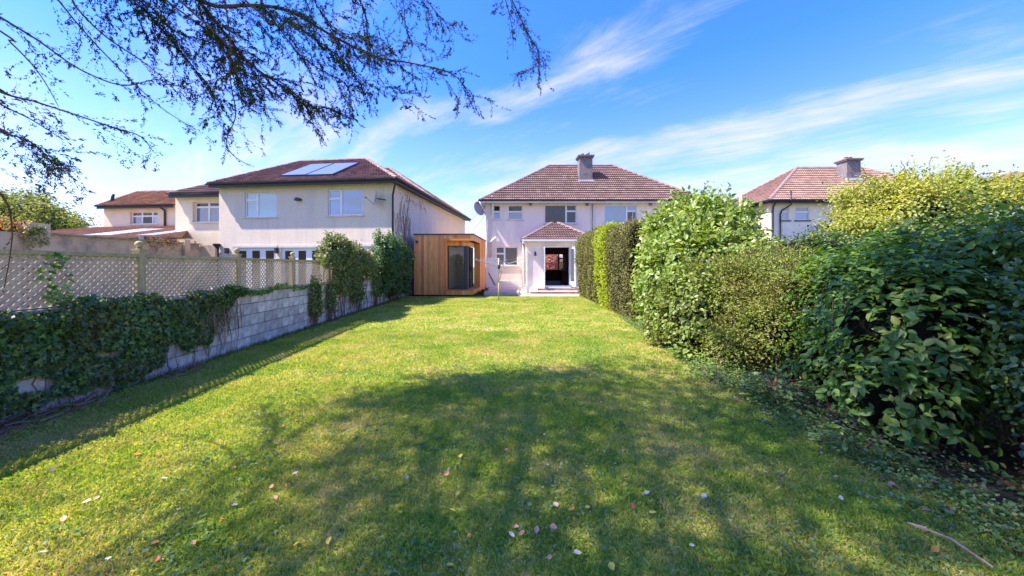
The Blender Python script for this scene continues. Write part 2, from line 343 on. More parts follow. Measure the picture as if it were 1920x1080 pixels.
def tile_slope(mb, poly, tw=.30, ex=.33, t=.085):
    """covers a planar polygon (first edge = eave) with lapped roll tiles, each a piece of real geometry"""
    P = [Vector(p) for p in poly]; e = (P[1]-P[0]).normalized(); n = e.cross(P[-1]-P[0]).normalized()
    if n.z < 0: n = -n
    s = n.cross(e)
    if s.z < 0: s = -s
    Q = [((p-P[0]).dot(e), (p-P[0]).dot(s)) for p in P]; bmax = max(q[1] for q in Q)
    def ext(b):
        b = min(max(b, 1e-4), bmax-1e-4); xs = []
        for (a0, b0), (a1, b1) in zip(Q, Q[1:]+Q[:1]):
            if (b0-b)*(b1-b) <= 0 and abs(b1-b0) > 1e-6: xs.append(a0+(a1-a0)*(b-b0)/(b1-b0))
        return (min(xs), max(xs)) if len(xs) > 1 else None
    rows = int(math.ceil(bmax/ex))
    prof = [(0,.0),(.12,.0),(.20,.028),(.36,.028),(.44,0),(.62,0),(.70,.028),(.86,.028),(.94,0),(1,0)] if tw > .28 else [(0,0),(1,0)]
    for r in range(rows):
        b0, b1 = r*ex, min((r+1)*ex, bmax); E0, E1 = ext(b0), ext(b1)
        if not E0 or not E1: continue
        k0 = int(math.floor(min(E0[0], E1[0])/tw))-1; k1 = int(math.ceil(max(E0[1], E1[1])/tw))+1
        for k in range(k0, k1):
            q = [min(max(k*tw+p*tw, E0[0]), E0[1]) for p, _ in prof]; u = [min(max(k*tw+p*tw, E1[0]), E1[1]) for p, _ in prof]
            if q[-1]-q[0] < .01 and u[-1]-u[0] < .01: continue
            rv = random.random(); j = random.uniform(-.004, .004)
            for i in range(len(prof)-1):
                h0, h1 = prof[i][1], prof[i+1][1]
                A = P[0]+e*q[i]+s*b0+n*(t+h0+j); B = P[0]+e*q[i+1]+s*b0+n*(t+h1+j); C = P[0]+e*u[i+1]+s*(b1+.0)+n*(.004+h1); D = P[0]+e*u[i]+s*(b1+.0)+n*(.004+h0)
                mb.face([A,B,C,D], rv); mb.face([P[0]+e*q[i]+s*b0-n*.0, P[0]+e*q[i+1]+s*b0-n*.0, B, A], rv)
def caps(mb, p0, p1, r=.11, seg=.42, lift=.02):
    p0, p1 = Vector(p0), Vector(p1); L = (p1-p0).length; n = max(1, int(L/seg)); t = (p1-p0).normalized(); sd = t.cross(Vector((0,0,1))).normalized(); up = sd.cross(t)
    if up.z < 0: up = -up
    for i in range(n):
        a = p0+t*(L*i/n)+up*lift; b = p0+t*(L*(i+1)/n-.008)+up*lift; rv = random.random()
        pr = [(-r*1.25,-.03),(-r*.9,.05),(-r*.35,.085),(r*.35,.085),(r*.9,.05),(r*1.25,-.03)]
        mb.prism([a+sd*x+up*(z+(.012 if i % 2 else 0)) for x, z in pr], b-a, r=rv)
def hip_roof(parent, x0, x1, y0, y1, ze, R0, R1, tmat, front_only=False, sides='flr', capmat=M_CAP):
    """hip roof over the eave rectangle; R0, R1 ridge ends"""
    A, B, C, D = Vector((x0,y0,ze)), Vector((x1,y0,ze)), Vector((x1,y1,ze)), Vector((x0,y1,ze)); R0, R1 = Vector(R0), Vector(R1)
    deck = MB()
    for f in ([A,B,R1,R0],[B,C,R1],[C,D,R0,R1],[D,A,R0]): deck.face(f)
    deck.build('roof_deck', M_TILE_B, parent)
    for k, f in (('f',[A,B,R1,R0]),('r',[B,C,R1]),('b',[C,D,R0,R1]),('l',[D,A,R0])):
        if k in sides:
            m = MB(); tile_slope(m, f); tag(m.build('roof_tiles', tmat, parent), kind='stuff')
    m = MB(); caps(m, R0, R1)
    for a, b in ((A,R0),(B,R1),(C,R1),(D,R0)): caps(m, a, b)
    m.build('ridge_caps', capmat, parent)
def gutter(parent, pts, r=.06, fascia=.16, inset=.10, fmat=M_GUTTER, smat=None):
    m = MB()
    for a, b in zip(pts, pts[1:]):
        a, b = Vector(a), Vector(b); t = (b-a).normalized(); sd = Vector((t.y, -t.x, 0))
        pr = [(-r,0),(-r*.85,-r*.7),(0,-r*1.1),(r*.85,-r*.7),(r,0)]
        m.prism([a+sd*x+Vector((0,0,z)) for x, z in pr], b-a)
    m.build('gutter', M_GUTTER, parent)
def chimney(parent, x0, x1, y0, y1, z0, z1, pots, flash=True):
    m = MB(); m.box(x0, x1, y0, y1, z0, z1-.16); c = m.build('chimney', M_CHIM, parent)
    m = MB(); m.box(x0-.09, x1+.09, y0-.09, y1+.09, z1-.16, z1-.08); m.box(x0-.13, x1+.13, y0-.13, y1+.13, z1-.08, z1); m.build('chimney_cap', M_CHIM, c)
    for fx in pots:
        m = MB(); cx = x0+(x1-x0)*fx; m.smooth = False; m.lathe([(.13,z1),(.13,z1+.05),(.105,z1+.06),(.10,z1+.18),(.125,z1+.19),(.125,z1+.22),(.07,z1+.22)], (cx,(y0+y1)/2), 12); m.build('chimney_pot', M_POT, c)
    if flash:
        m = MB(); m.box(x0-.10, x1+.10, y0-.06, y0-.005, z0+.30, z0+.48); m.build('flashing', M_SOFFIT, c)
def pipe(parent, pts, r=.04, m_=M_GUTTER, name='downpipe'):
    m = MB(); m.smooth = True; m.tube(pts, r, 10); return m.build(name, m_, parent)
def dish(parent, c, d, r=.3, mt=M_DISH):
    """satellite dish centred at c facing direction d"""
    d = Vector(d).normalized(); q = d.to_track_quat('Z', 'Y').to_matrix(); m = MB(); m.smooth = True; c = Vector(c)
    N = 18; rings = [(0.02,0),(.35,.015),(.7,.05),(1,.1)]; base = 0
    for k, (a, b) in enumerate(rings):
        for j in range(N):
            t = 2*math.pi*j/N; m.v.append(tuple(c+q@Vector((r*a*math.cos(t), r*a*1.12*math.sin(t), r*b*2.2))))
    for k in range(3):
        for j in range(N): m.f.append((k*N+j, k*N+(j+1) % N, (k+1)*N+(j+1) % N, (k+1)*N+j)); m.r.append(.5)
    o = m.build('satellite_dish', mt, parent)
    m = MB(); tip = c+q@Vector((0,-r*.2,r*1.5)); m.tube([c+q@Vector((0,-r*1.0,.05)), tip], .012, 6); m.tube([tip-q@Vector((0,0,.05)), tip+q@Vector((0,0,.03))], .035, 8)
    m.tube([c, c-d*.18], .025, 8); m.build('dish_arm', M_BLACK, o)

# ================================================================== THE SETTING
def lawn_right(Y):
    return float(np.interp(Y, [0,2,2.9,3.8,5.7,7.8,12,17.6,19.5], [3.0,2.85,2.80,2.75,2.85,3.05,3.5,3.7,3.85]))
def wall_x(Y): return -4.88-0.045*Y
def ground_mats():
    def gm(name, stops, bare):
        m = bpy.data.materials.new(name); m.use_nodes = True; nt = m.node_tree; nd = nt.nodes; lk = nt.links; b = nd['Principled BSDF']
        b.inputs['Roughness'].default_value = .9; b.inputs['Specular IOR Level'].default_value = .1
        ge = nd.new('ShaderNodeNewGeometry')
        n = nd.new('ShaderNodeTexNoise'); n.inputs['Scale'].default_value = 1.0; n.inputs['Detail'].default_value = 7; n.inputs['Roughness'].default_value = .68; lk.new(ge.outputs['Position'], n.inputs['Vector'])
        rp = nd.new('ShaderNodeValToRGB')
        while len(rp.color_ramp.elements) < len(stops): rp.color_ramp.elements.new(.5)
        for i, (p, c) in enumerate(stops): rp.color_ramp.elements[i].position = p; rp.color_ramp.elements[i].color = (*c, 1)
        lk.new(n.outputs[0], rp.inputs[0])
        n2 = nd.new('ShaderNodeTexNoise'); n2.inputs['Scale'].default_value = 22; n2.inputs['Detail'].default_value = 5; lk.new(ge.outputs['Position'], n2.inputs['Vector'])
        mr = nd.new('ShaderNodeMapRange'); mr.inputs['From Min'].default_value = .3; mr.inputs['From Max'].default_value = .7; mr.inputs['To Min'].default_value = .7; mr.inputs['To Max'].default_value = 1.25; lk.new(n2.outputs[0], mr.inputs[0])
        v = nd.new('ShaderNodeVectorMath'); v.operation = 'SCALE'; lk.new(rp.outputs[0], v.inputs[0]); lk.new(mr.outputs[0], v.inputs['Scale'])
        lk.new(v.outputs[0], b.inputs['Base Color'])
        bp = nd.new('ShaderNodeBump'); bp.inputs['Strength'].default_value = .8; bp.inputs['Distance'].default_value = .03; lk.new(n2.outputs[0], bp.inputs['Height']); lk.new(bp.outputs[0], b.inputs['Normal'])
        return m
    g = gm('lawn_ground', [(.28,(.17,.24,.03)),(.42,(.26,.31,.045)),(.54,(.36,.34,.08)),(.70,(.44,.36,.17))], 0)
    s = gm('bed_soil', [(.3,(.05,.035,.022)),(.5,(.085,.06,.04)),(.7,(.12,.085,.06))], 0)
    return g, s
M_LAWN, M_SOIL = ground_mats()
m = MB()
n = 60
m.face([(-500,-200,-.012),(500,-200,-.012),(500,900,-.012),(-500,900,-.012)]); tag(m.build('ground', mat('far_ground', (.09,.12,.03), .95, .1, noise=(.4,.2)), None), kind='structure')
def strip(mb, xf0, xf1, Y0, Y1, z, step=.25, zf=None):
    Y = Y0
    while Y < Y1-1e-6:
        Yb = min(Y+step, Y1); mb.face([(xf0(Y),Y,z),(xf1(Y),Y,z),(xf1(Yb),Yb,z),(xf0(Yb),Yb,z)]); Y = Yb
m = MB(); strip(m, wall_x, lambda Y: lawn_right(Y)+.25*math.sin(Y*2.1)*.3, -4, 19.6, 0.0); tag(m.build('lawn', M_LAWN), kind='structure')
m = MB(); strip(m, lambda Y: lawn_right(Y)-.02, lambda Y: 7.2, -1, 19.6, .004); tag(m.build('soil_bed', M_SOIL), kind='structure')
m = MB(); m.box(.42, 5.6, 19.55, 21.5, -.05, .02); tag(m.build('patio_slab', M_PAVE), kind='structure')
m = MB(); m.box(-1.55, .40, 20.1, 25.2, -.05, .19); tag(m.build('raised_patio', M_CONC), kind='structure')
m = MB(); m.box(.402, .9, 21.5, 25.0, -.05, .018); tag(m.build('side_paving', M_PAVE), kind='structure')
m = MB(); m.box(5.6, 13.2, 20.3, 25.2, -.05, .03); tag(m.build('paving', M_CONC), kind='structure')

# ------------------------------------------------------------------ house A: the pink semi with the extension
A = Plane(0, 25, 0)
ha = thing('semi_detached_house', 'pale pink semi-detached house with tall grey chimney and porch at the far end', 'house', (0,25,0))
AX0, AX1 = -1.77, 12.8
def rectA(x0, y0, x1, y1, yl=0):
    p, q = A.at(x0, y1, yl), A.at(x1, y0, yl); return (p.x, q.x, p.z, q.z)
wa = {'bath1': rectA(925,384.7,938.3,411.5), 'bath2': rectA(952.5,384.7,979.7,411.5), 'bed': rectA(1021,383.9,1080.8,418.6), 'bed2': rectA(1133,384,1193.8,418.5),
      'kit': rectA(929.7,463,970.6,498), 'bx1': rectA(1236,384.7,1263,411.5), 'bx2': rectA(1277,384.7,1290,411.5)}
m = MB(); wall_holes(m, AX0, AX1, 0, 6.1, list(wa.values())+[(1.2,4.7,.35,2.9)]); m.face([(AX0,0,0),(AX0,0,6.1),(AX0,8.2,6.1),(AX0,8.2,0)]); m.face([(AX1,0,0),(AX1,8.2,0),(AX1,8.2,6.1),(AX1,0,6.1)])
farw = A.at(1020.5, 507, 8.2), A.at(1060.5, 476, 8.2)
FW = (farw[0].x, farw[1].x, farw[0].z, farw[1].z)
wall_holes(m, AX0, AX1, 0, 6.1, [FW], y=8.2, depth=-.1)
m.build('wall', M_PLASTER_A, ha)
m = MB(); m.box(AX0-.02, AX0+.42, -.03, .25, 0, 6.0); m.build('roughcast_strip', M_ROUGH, ha)
m = MB(); m.box(A.at(928,0).x, A.at(971,0).x+.55, -.035, -.002, .19, .62); m.build('base_strip', M_SOFFIT, ha)
window(ha, wa['bath1'], [(0,1,.55,1,G_SKY),(0,1,0,.55,G_NET)])
window(ha, wa['bath2'], [(0,1,.55,1,G_SKY),(0,1,0,.55,G_NET)])
window(ha, wa['bx1'], [(0,1,.55,1,G_SKY),(0,1,0,.55,G_NET)]); window(ha, wa['bx2'], [(0,1,.55,1,G_SKY),(0,1,0,.55,G_NET)])
window(ha, wa['bed'], [(0,.68,0,1,G_SKY),(.68,1,.66,1,G_SKY),(.68,1,0,.66,G_SKY)])
wb = window(ha, wa['bed2'], [(0,.70,0,1,G_BLUE),(.70,1,.66,1,G_BLUE),(.70,1,0,.66,G_DIM)])
x0, x1, z0, z1 = wa['bed2']; m = MB(); xm = x0+(x1-x0)*.86
for a, b in ((0,.08),(.42,.5)): m.hexa([(xm+a*.35,-.03-a*.6,z0+.08),(xm+b*.35,-.03-b*.6,z0+.08),(xm+b*.35,.01-b*.6,z0+.08),(xm+a*.35,.01-a*.6,z0+.08),(xm+a*.35,-.03-a*.6,z0+.8),(xm+b*.35,-.03-b*.6,z0+.8),(xm+b*.35,.01-b*.6,z0+.8),(xm+a*.35,.01-a*.6,z0+.8)])
for c in (z0+.08, z0+.73): m.hexa([(xm,-.03,c),(xm+.175,-.33,c),(xm+.175,-.29,c),(xm,.01,c),(xm,-.03,c+.06),(xm+.175,-.33,c+.06),(xm+.175,-.29,c+.06),(xm,.01,c+.06)])
m.build('open_casement', M_WHITE, wb)
window(ha, wa['kit'], [(0,.40,.64,1,G_DIM),(0,.40,0,.64,G_DIM),(.40,1,0,1,G_DIM)])
ze = 6.1; rz = 9.66
hip_roof(ha, AX0-.42, AX1+.42, -.42, 8.6, ze, (2.97,4.05,rz), (8.06,4.05,rz), M_TILE, sides='flr')
m = MB(); m.box(AX0-.40, AX1+.40, -.40, -.001, ze-.06, ze-.03); m.box(AX0-.40, AX0-.001, 0, 8.4, ze-.06, ze-.03); m.build('soffit', M_SOFFIT, ha)
m = MB(); m.box(AX0-.40, AX1+.40, -.42, -.40, ze-.18, ze-.02); m.box(AX0-.42, AX0-.40, -.42, 8.5, ze-.18, ze-.02); m.build('fascia', M_SOFFIT, ha)
gutter(ha, [(AX0-.46,-.48,ze-.0),(AX1+.46,-.48,ze-.0)]); gutter(ha, [(AX0-.48,8.5,ze-.0),(AX0-.48,-.42,ze-.0)])
for px in (996,):
    p = A.at(px, 382, -.05)
for px in (995, 1101, 1220):
    p = A.at(px, 382.5, -.08); m = MB(); m.box(p.x-.09, p.x+.09, -.14, 0, p.z-.1, p.z+.08); m.build('soffit_vent', M_CHIM, ha)
cA = A.at(1082.5, 338, 1.9), A.at(1111, 290.8, 1.9)
chimney(ha, A.at(1086.5,338,1.9).x, cA[1].x, 1.9, 2.75, 7.55, cA[1].z, (.33,.70))
m = MB(); m.tube([(A.at(1104,0,2.3).x, 2.3, cA[1].z+.2), (A.at(1104,0,2.3).x+.02, 2.3, cA[1].z+.36)], [.07,.02], 8); m.build('pot_cowl', M_BLACK, ha)
pl = A.at(924, 384, -.06).x
pipe(ha, [(AX0-.42,-.48,ze-.08),(AX0-.30,-.42,ze-.35),(AX0+.02,-.10,ze-.85),(AX0+.04,-.08,3.4),(AX0+.04,-.08,.2)], .045, M_SOFFIT)
pipe(ha, [(A.at(923,0).x,-.10,ze+.35),(A.at(923,0).x,-.10,ze-.9)], .055, M_WHITE, 'vent_pipe')
pipe(ha, [(A.at(1110.5,0).x,-.06,ze-.2),(A.at(1110.5,0).x,-.06,2.9)], .025, M_CHIM, 'cable')
p = A.at(931, 444, -.1); q = A.at(921, 451, -.1); pipe(ha, [(p.x,-.1,p.z),(q.x+.05,-.08,q.z),(q.x-.05,-.08,q.z-.15)], .06, M_WHITE, 'flue_pipe')
p = A.at(980.5, 455, -.1); pipe(ha, [(p.x,-.07,3.1),(p.x,-.07,.25)], .055, M_WHITE)
dish(ha, (A.at(897.5,392,-.2).x, -.2, A.at(897,392,-.2).z), (.55,-.6,.25), .46)
pipe(ha, [(A.at(899,395,-.2).x,-.1,A.at(899,395).z),(AX0,-.05,A.at(899,400).z)], .025, M_CHIM, 'bracket')
# extension
EX0, EX1, EY, EYb, EZ = .896, 4.96, -2.4, 0, 3.18
dr = (1.95, 3.62, .35, 2.87)
m = MB(); wall_holes(m, EX0, EX1, 0, EZ, [dr], y=EY, depth=.18); m.face([(EX0,EY,0),(EX0,EY,EZ),(EX0,-.002,EZ),(EX0,-.002,0)]); m.face([(EX1,EY,0),(EX1,-.002,0),(EX1,-.002,EZ),(EX1,EY,EZ)])
m.build('extension_wall', M_PLASTER, ha)
m = MB(); m.box(dr[1]+.2, EX1+.03, EY-.03, EY-.002, 0, .38); m.build('extension_plinth', M_WHITE, ha); m = MB(); m.box(EX0-.03, dr[0]-.2, EY-.03, EY-.002, 0, .38); m.box(EX0-.03, EX0-.002, EY, -.05, 0, .38); m.build('extension_plinth', M_WHITE, ha)
zE = 3.27; Rp = Vector((2.93, -.04, 4.68)); rf = MB()
EA, EB, EC, ED = Vector((.64,EY-.3,zE)), Vector((5.22,EY-.3,zE)), Vector((5.22,-.04,zE)), Vector((.64,-.04,zE))
for f in ([EA,EB,Rp],[EB,EC,Rp],[ED,EA,Rp]): rf.face(f)
er = rf.build('extension_roof', M_TILE_B, ha)
for f in ([EA,EB,Rp],[EB,EC,Rp],[ED,EA,Rp]):
    m = MB(); tile_slope(m, f, .30, .30); tag(m.build('roof_tiles', M_TILE, er), kind='stuff')
m = MB(); caps(m, EA, Rp, .10); caps(m, EB, Rp, .10); m.build('hip_caps', M_CAP, er)
m = MB(); m.box(.68, 5.18, EY-.28, EY-.001, zE-.13, zE-.03); m.box(.68, EX0-.001, EY, -.01, zE-.13, zE-.03); m.box(.60, 5.26, EY-.42, EY-.30, zE-.10, zE+.0); m.build('fascia_gutter', M_WHITE, er)
pipe(ha, [(.80,EY-.30,zE-.1),(.84,EY-.12,zE-.35),(.84,EY-.06,zE-.6),(.84,EY-.06,.3)], .035, M_WHITE)
m = MB(); ring(m, dr[0], dr[1], dr[2], dr[3], EY+.04, EY+.10, .07); m.build('door_frame', M_WHITE, ha)
def leaf_door(hx, ang, w=.80):
    o = MB(); z0_, z1_ = dr[2]+.03, dr[3]-.06
    ring(o, 0, w, z0_, z1_, -.025, .025, .11); o.box(.11, w-.11, -.02, .02, z0_+.11, z0_+.30)
    d = o.build('glazed_door', M_WHITE, ha, (hx, EY-.01, 0), (0,0,math.radians(ang)))
    g = MB(); g.box(.11, w-.11, -.006, .006, z0_+.30, z1_-.11); g.build('pane', G_CLEAR, d)
    h = MB(); h.box(w-.08, w-.05, -.07, .07, 1.30, 1.42); h.build('handle', M_METAL, d)
leaf_door(dr[0]+.02, -91); leaf_door(dr[1]-.02, -74)
p = A.at(1003.5, 476, EY); m = MB(); m.box(p.x-.05, p.x+.05, EY-.06, EY-.001, p.z-.02, p.z+.12); m.tube([(p.x,EY-.13,p.z+.12),(p.x,EY-.13,p.z-.12)], [.03,.07], 8); m.build('wall_lantern', M_BLACK, ha)
# brick steps of the extension, each brick its own piece
m = MB(); m.box(1.05, 5.35, 21.12-25, 22.6-25, .02, .155); st = m.build('lower_step', M_PAVE, ha)
m = MB(); m.box(1.55, 4.35, 21.95-25, 22.6-25, .157, .30); st2 = m.build('upper_step', M_PAVE, ha)
m = MB(); m.box(1.9, 3.67, 22.45-25, 22.62-25, .302, .352); m.build('threshold', M_WHITE, ha)
bm_ = MB(); bm_.box(0, .205, 0, .05, 0, .125); bme = bm_.mesh('brick'); bme.materials.append(M_BRICK)
for par, xa, xb, yy, zz in ((st,1.05,5.35,21.07-25,.025),(st2,1.55,4.35,21.90-25,.165)):
    x = xa
    while x < xb-.1:
        o = bpy.data.objects.new('brick', bme); COL.objects.link(o); o.parent = par; o.location = (x, yy-random.uniform(0,.006), zz); x += .215
# the room seen through the open door
rx0, rx1, ry0, ry1, rz0, rz1 = 1.3, 4.6, EY+.19, 8.05, .35, 2.89
m = MB()
m.face([(rx0,ry0,rz0),(rx0,ry1,rz0),(rx0,ry1,rz1),(rx0,ry0,rz1)]); m.face([(rx1,ry0,rz0),(rx1,ry0,rz1),(rx1,ry1,rz1),(rx1,ry1,rz0)]); m.face([(rx0,ry0,rz1),(rx0,ry1,rz1),(rx1,ry1,rz1),(rx1,ry0,rz1)])
wall_holes(m, rx0, rx1, rz0, rz1, [(FW[0],FW[1],FW[2],FW[3])], y=ry1, depth=.14)
wall_holes(m, rx0, rx1, rz0, rz1, [dr], y=ry0, depth=-.005)
m.box(1.95, 4.6-.001, 3.0, 3.12, 2.55, rz1-.002); m.build('interior_wall', M_ROOMW, ha)
m = MB(); m.face([(rx0,ry0-.1,rz0+.002),(rx1,ry0-.1,rz0+.002),(rx1,ry1,rz0+.002),(rx0,ry1,rz0+.002)]); m.build('interior_floor', M_FLOOR, ha)
window(ha, FW, [(0,.66,0,1,G_CLEAR),(.66,1,.72,1,G_CLEAR),(.66,1,0,.72,G_CLEAR)], y=8.05, rec=.04, frame=M_ROOMW, sill=False, fw=.06)
m = MB(); m.box(3.75,4.5,2.2,3.0,rz0+.01,1.3); m.build('dark_dresser', M_ROOMW, ha)
m = MB(); m.box(1.35,1.7,-1.6,-.6,rz0+.01,1.5); m.build('cabinet', mat('dark_wood',(.12,.04,.03),.5,.4,noise=((3,3,30),.2)), ha)

# white side gate and clutter by the house
g_ = thing('side_gate', 'white boarded side gate closing the gap between cedar garden room and pink house', 'gate', (A.at(911,0,-.6).x, 24.4, .19))
gw = A.at(934,0,-.6).x-A.at(911,0,-.6).x
for i in range(6):
    m = MB(); m.box(gw*i/6+.004, gw*(i+1)/6-.004, 0, .03, 0, 2.0); m.build('board', M_WHITE, g_)
m = MB(); m.hexa([(.15,-.03,1.0),(.21,-.03,1.0),(.21,-.002,1.0),(.15,-.002,1.0),(gw-.21,-.03,.15),(gw-.15,-.03,.15),(gw-.15,-.002,.15),(gw-.21,-.002,.15)]); m.build('brace', M_DGREY, g_)
m = MB(); m.box(-.06, gw, -.03, .05, -.12, -.02); m.build('sill_bar', M_DGREY, g_)
o = MB(); o.tube([(A.at(932.5,0,-.9).x, 24.1, .21),(A.at(941.5,0,-.9).x, 24.9, 1.42)], .025, 8)
tag(o.build('wooden_pole', M_TIMB), 'pale wooden pole leaning on the wall beside the white side gate', 'pole')

# ------------------------------------------------------------------ house B: left neighbour with solar panels
B = Plane(-6.0, 18.2, -6.55)
hb = thing('neighbour_house', 'roughcast two-storey neighbour house with two solar panels and satellite dish behind the trellis', 'house', (-6.0,18.2,0), B.a)
BW = 9.63; BD = 15.0; bze = 5.92
def rectB(x0, y0, x1, y1): p, q = B.at(x0, y1), B.at(x1, y0); return (p.x, q.x, p.z, q.z)
wB = [rectB(459,360,518.5,407), rectB(614.8,354.5,679.5,404)]
gB = [rectB(440,464,517,560), rectB(527,464,604,560), rectB(642,462,694,560)]
gB = [(r[0], r[1], .3, r[3]) for r in gB]
m = MB(); wall_holes(m, -BW, 0, 0, bze, wB+gB, depth=.12); m.face([(0,0,0),(0,BD,0),(0,BD,bze),(0,0,bze)]); m.face([(-BW,0,0),(-BW,0,bze),(-BW,BD,bze),(-BW,BD,0)]); m.face([(-BW,BD,0),(-BW,BD,bze),(0,BD,bze),(0,BD,0)])
m.build('wall', M_ROUGH, hb)
window(hb, wB[0], [(0,.37,.70,1,G_AQUA),(0,.37,0,.70,G_AQUA),(.37,1,0,1,G_AQUA)])
window(hb, wB[1], [(0,.37,.66,1,G_BLUE),(0,.37,0,.66,G_BLUE),(.37,1,0,1,G_BLUE)])
for r in gB: window(hb, r, [(0,.33,.0,1,G_DIM),(.33,.66,0,1,G_DIM),(.66,1,0,1,G_DIM)], fw=.16, sill=False)
for r in gB:
    m = MB(); m.box(r[0]-.1, r[1]+.1, -.05, -.002, r[3]+.003, r[3]+.12); m.build('lintel_trim', M_SILL, hb)
RB1, RB0 = Vector((-3.69,4.3,8.36)), Vector((-8.08,4.3,8.36))
hip_roof(hb, -BW-.22, .4, -.4, 9.4, bze, RB0, RB1, M_TILE_B, sides='flr')
hip_roof(hb, -BW-.20, .39, 5.2, BD+.4, bze+.004, (-7.9,9.3,9.15), (-4.46,9.3,9.15), M_TILE_B, sides='flr')
gutter(hb, [(-BW-.26,-.46,bze),(.46,-.46,bze)], .07); gutter(hb, [(.46,-.46,bze),(.46,BD+.4,bze)], .07)
m = MB(); m.box(-BW-.22, .4, -.4, -.38, bze-.2, bze-.01); m.box(.38, .4, -.379, BD+.4, bze-.2, bze-.01); m.build('fascia', M_GUTTER, hb)
m = MB(); m.box(-BW-.2, .379, -.379, -.002, bze-.12, bze-.09); m.box(.002, .379, 0, BD+.3, bze-.12, bze-.09); m.build('soffit', M_GUTTER, hb)
pipe(hb, [(.40,-.44,bze-.08),(.20,-.2,bze-.4),(.06,-.07,bze-.75),(.06,-.07,.2)], .05)
# solar panels
E0 = Vector((-BW-.22,-.4,bze)); ev = Vector((1,0,0)); nrm = ev.cross(RB0-E0).normalized()
for q in (((525.5,328.5),(570,328),(604,307.8),(562,308.3)),((573.5,327.6),(622.5,326.4),(653.5,306),(608,306.8))):
    P4 = [B.on(x, y, E0+nrm*.16, nrm) for x, y in q]
    a, b, d = P4[0], P4[1], P4[3]; w = (b-a).length; sv = nrm.cross(ev); 
    if sv.z < 0: sv = -sv
    h = (d-a).dot(sv)
    P4 = [a, a+ev*w, a+ev*w+sv*h, a+sv*h]
    m = MB(); m.prism([p for p in P4], nrm*-.06); pn = m.build('solar_panel', M_DGREY, hb)
    m = MB(); i_ = .04; Q = [a+ev*i_+sv*i_, a+ev*(w-i_)+sv*i_, a+ev*(w-i_)+sv*(h-i_), a+ev*i_+sv*(h-i_)]; m.face([p+nrm*.004 for p in Q]); m.build('panel_glass', M_SOLAR, pn)
m = MB(); m.box(-8.3,-7.0,6.9,7.6,7.2,8.95); cb = m.build('chimney', M_CHIM, hb)
for x in (-8.0,-7.65,-7.2): m = MB(); m.lathe([(.12,8.95),(.11,9.15),(.13,9.17),(.13,9.22)], (x,7.25), 10); m.build('chimney_pot', M_POT, cb)
p = B.at(706,372,-.35); dish(hb, p, (-.85,-.5,.15), .33); pipe(hb, [p,(p.x+.25,-.1,p.z-.02),(p.x+.3,0,p.z-.02)], .025, M_BLACK, 'dish_bracket')
p = B.at(558.4,374,-.1); m = MB(); m.prism([(p.x-.16,-.2,p.z-.05),(p.x+.16,-.2,p.z-.05),(p.x+.14,-.2,p.z+.03),(p.x+.05,-.2,p.z+.09),(p.x-.07,-.2,p.z+.09)], (0,.2,0)); m.build('security_light', M_BLACK, hb)
for px in (426, 519): p = B.at(px, 470, -.05); m = MB(); m.box(p.x-.06,p.x+.06,-.16,-.001,p.z-.14,p.z+.14); m.build('wall_lantern', M_DGREY, hb)
p = B.at(408,466,-.1); pipe(hb, [(p.x,-.1,p.z+.15),(p.x,-.1,.2)], .06); m = MB(); m.lathe([(.08,p.z),(.17,p.z+.2),(.17,p.z+.25),(.1,p.z+.25)], (p.x,-.16), 10); m.build('rainwater_hopper', M_GUTTER, hb)
# bare climber on its side wall
m = MB(); rr = random.Random(3)
for k in range(24):
    y = 1.3+rr.uniform(-.25,.25); z = rr.uniform(0,.6); pts = []
    for i in range(12):
        pts.append((.03+rr.uniform(0,.05), y, z)); z += rr.uniform(.25,.52); y += rr.uniform(-.26,.27)
        if z > 5.6: break
    m.tube(pts, rr.uniform(.006,.015), 4, cap=False)
cl_ = thing('climber', 'leafless brown climber on the side wall of the solar-panel house', 'climbing plant', (-6.0,18.2,0), B.a)
m.build('stems', M_TWIGR, cl_); m = MB()
for k in range(30):
    y = rr.uniform(.6,4.6); z = 5.6-rr.uniform(0,.35); m.tube([(.04,y,z),(.05,y+rr.uniform(-.3,.3),z-rr.uniform(.05,.35))], .008, 4, cap=False)
m.build('dry_fringe', M_TWIGR, cl_)
# closed grey garden parasol in the neighbour's garden
p = B.at(663,462,-1.6); w_ = Matrix.Rotation(B.a,3,'Z')@p+B.o
o = thing('garden_parasol', 'closed grey parasol standing behind the ivy in front of the solar-panel house', 'parasol', (w_.x,w_.y,0))
m = MB(); m.smooth = True; m.lathe([(.10,1.5),(.13,1.9),(.09,2.4),(.03,2.75),(.012,2.8)], n=10); m.build('canopy', mat('parasol_cloth',(.28,.28,.36),.8,.2), o)
m = MB(); m.tube([(0,0,0),(0,0,2.85)], .022, 8); m.lathe([(.28,0),(.28,.06),(.05,.09)], n=12); m.build('pole', M_METAL, o)

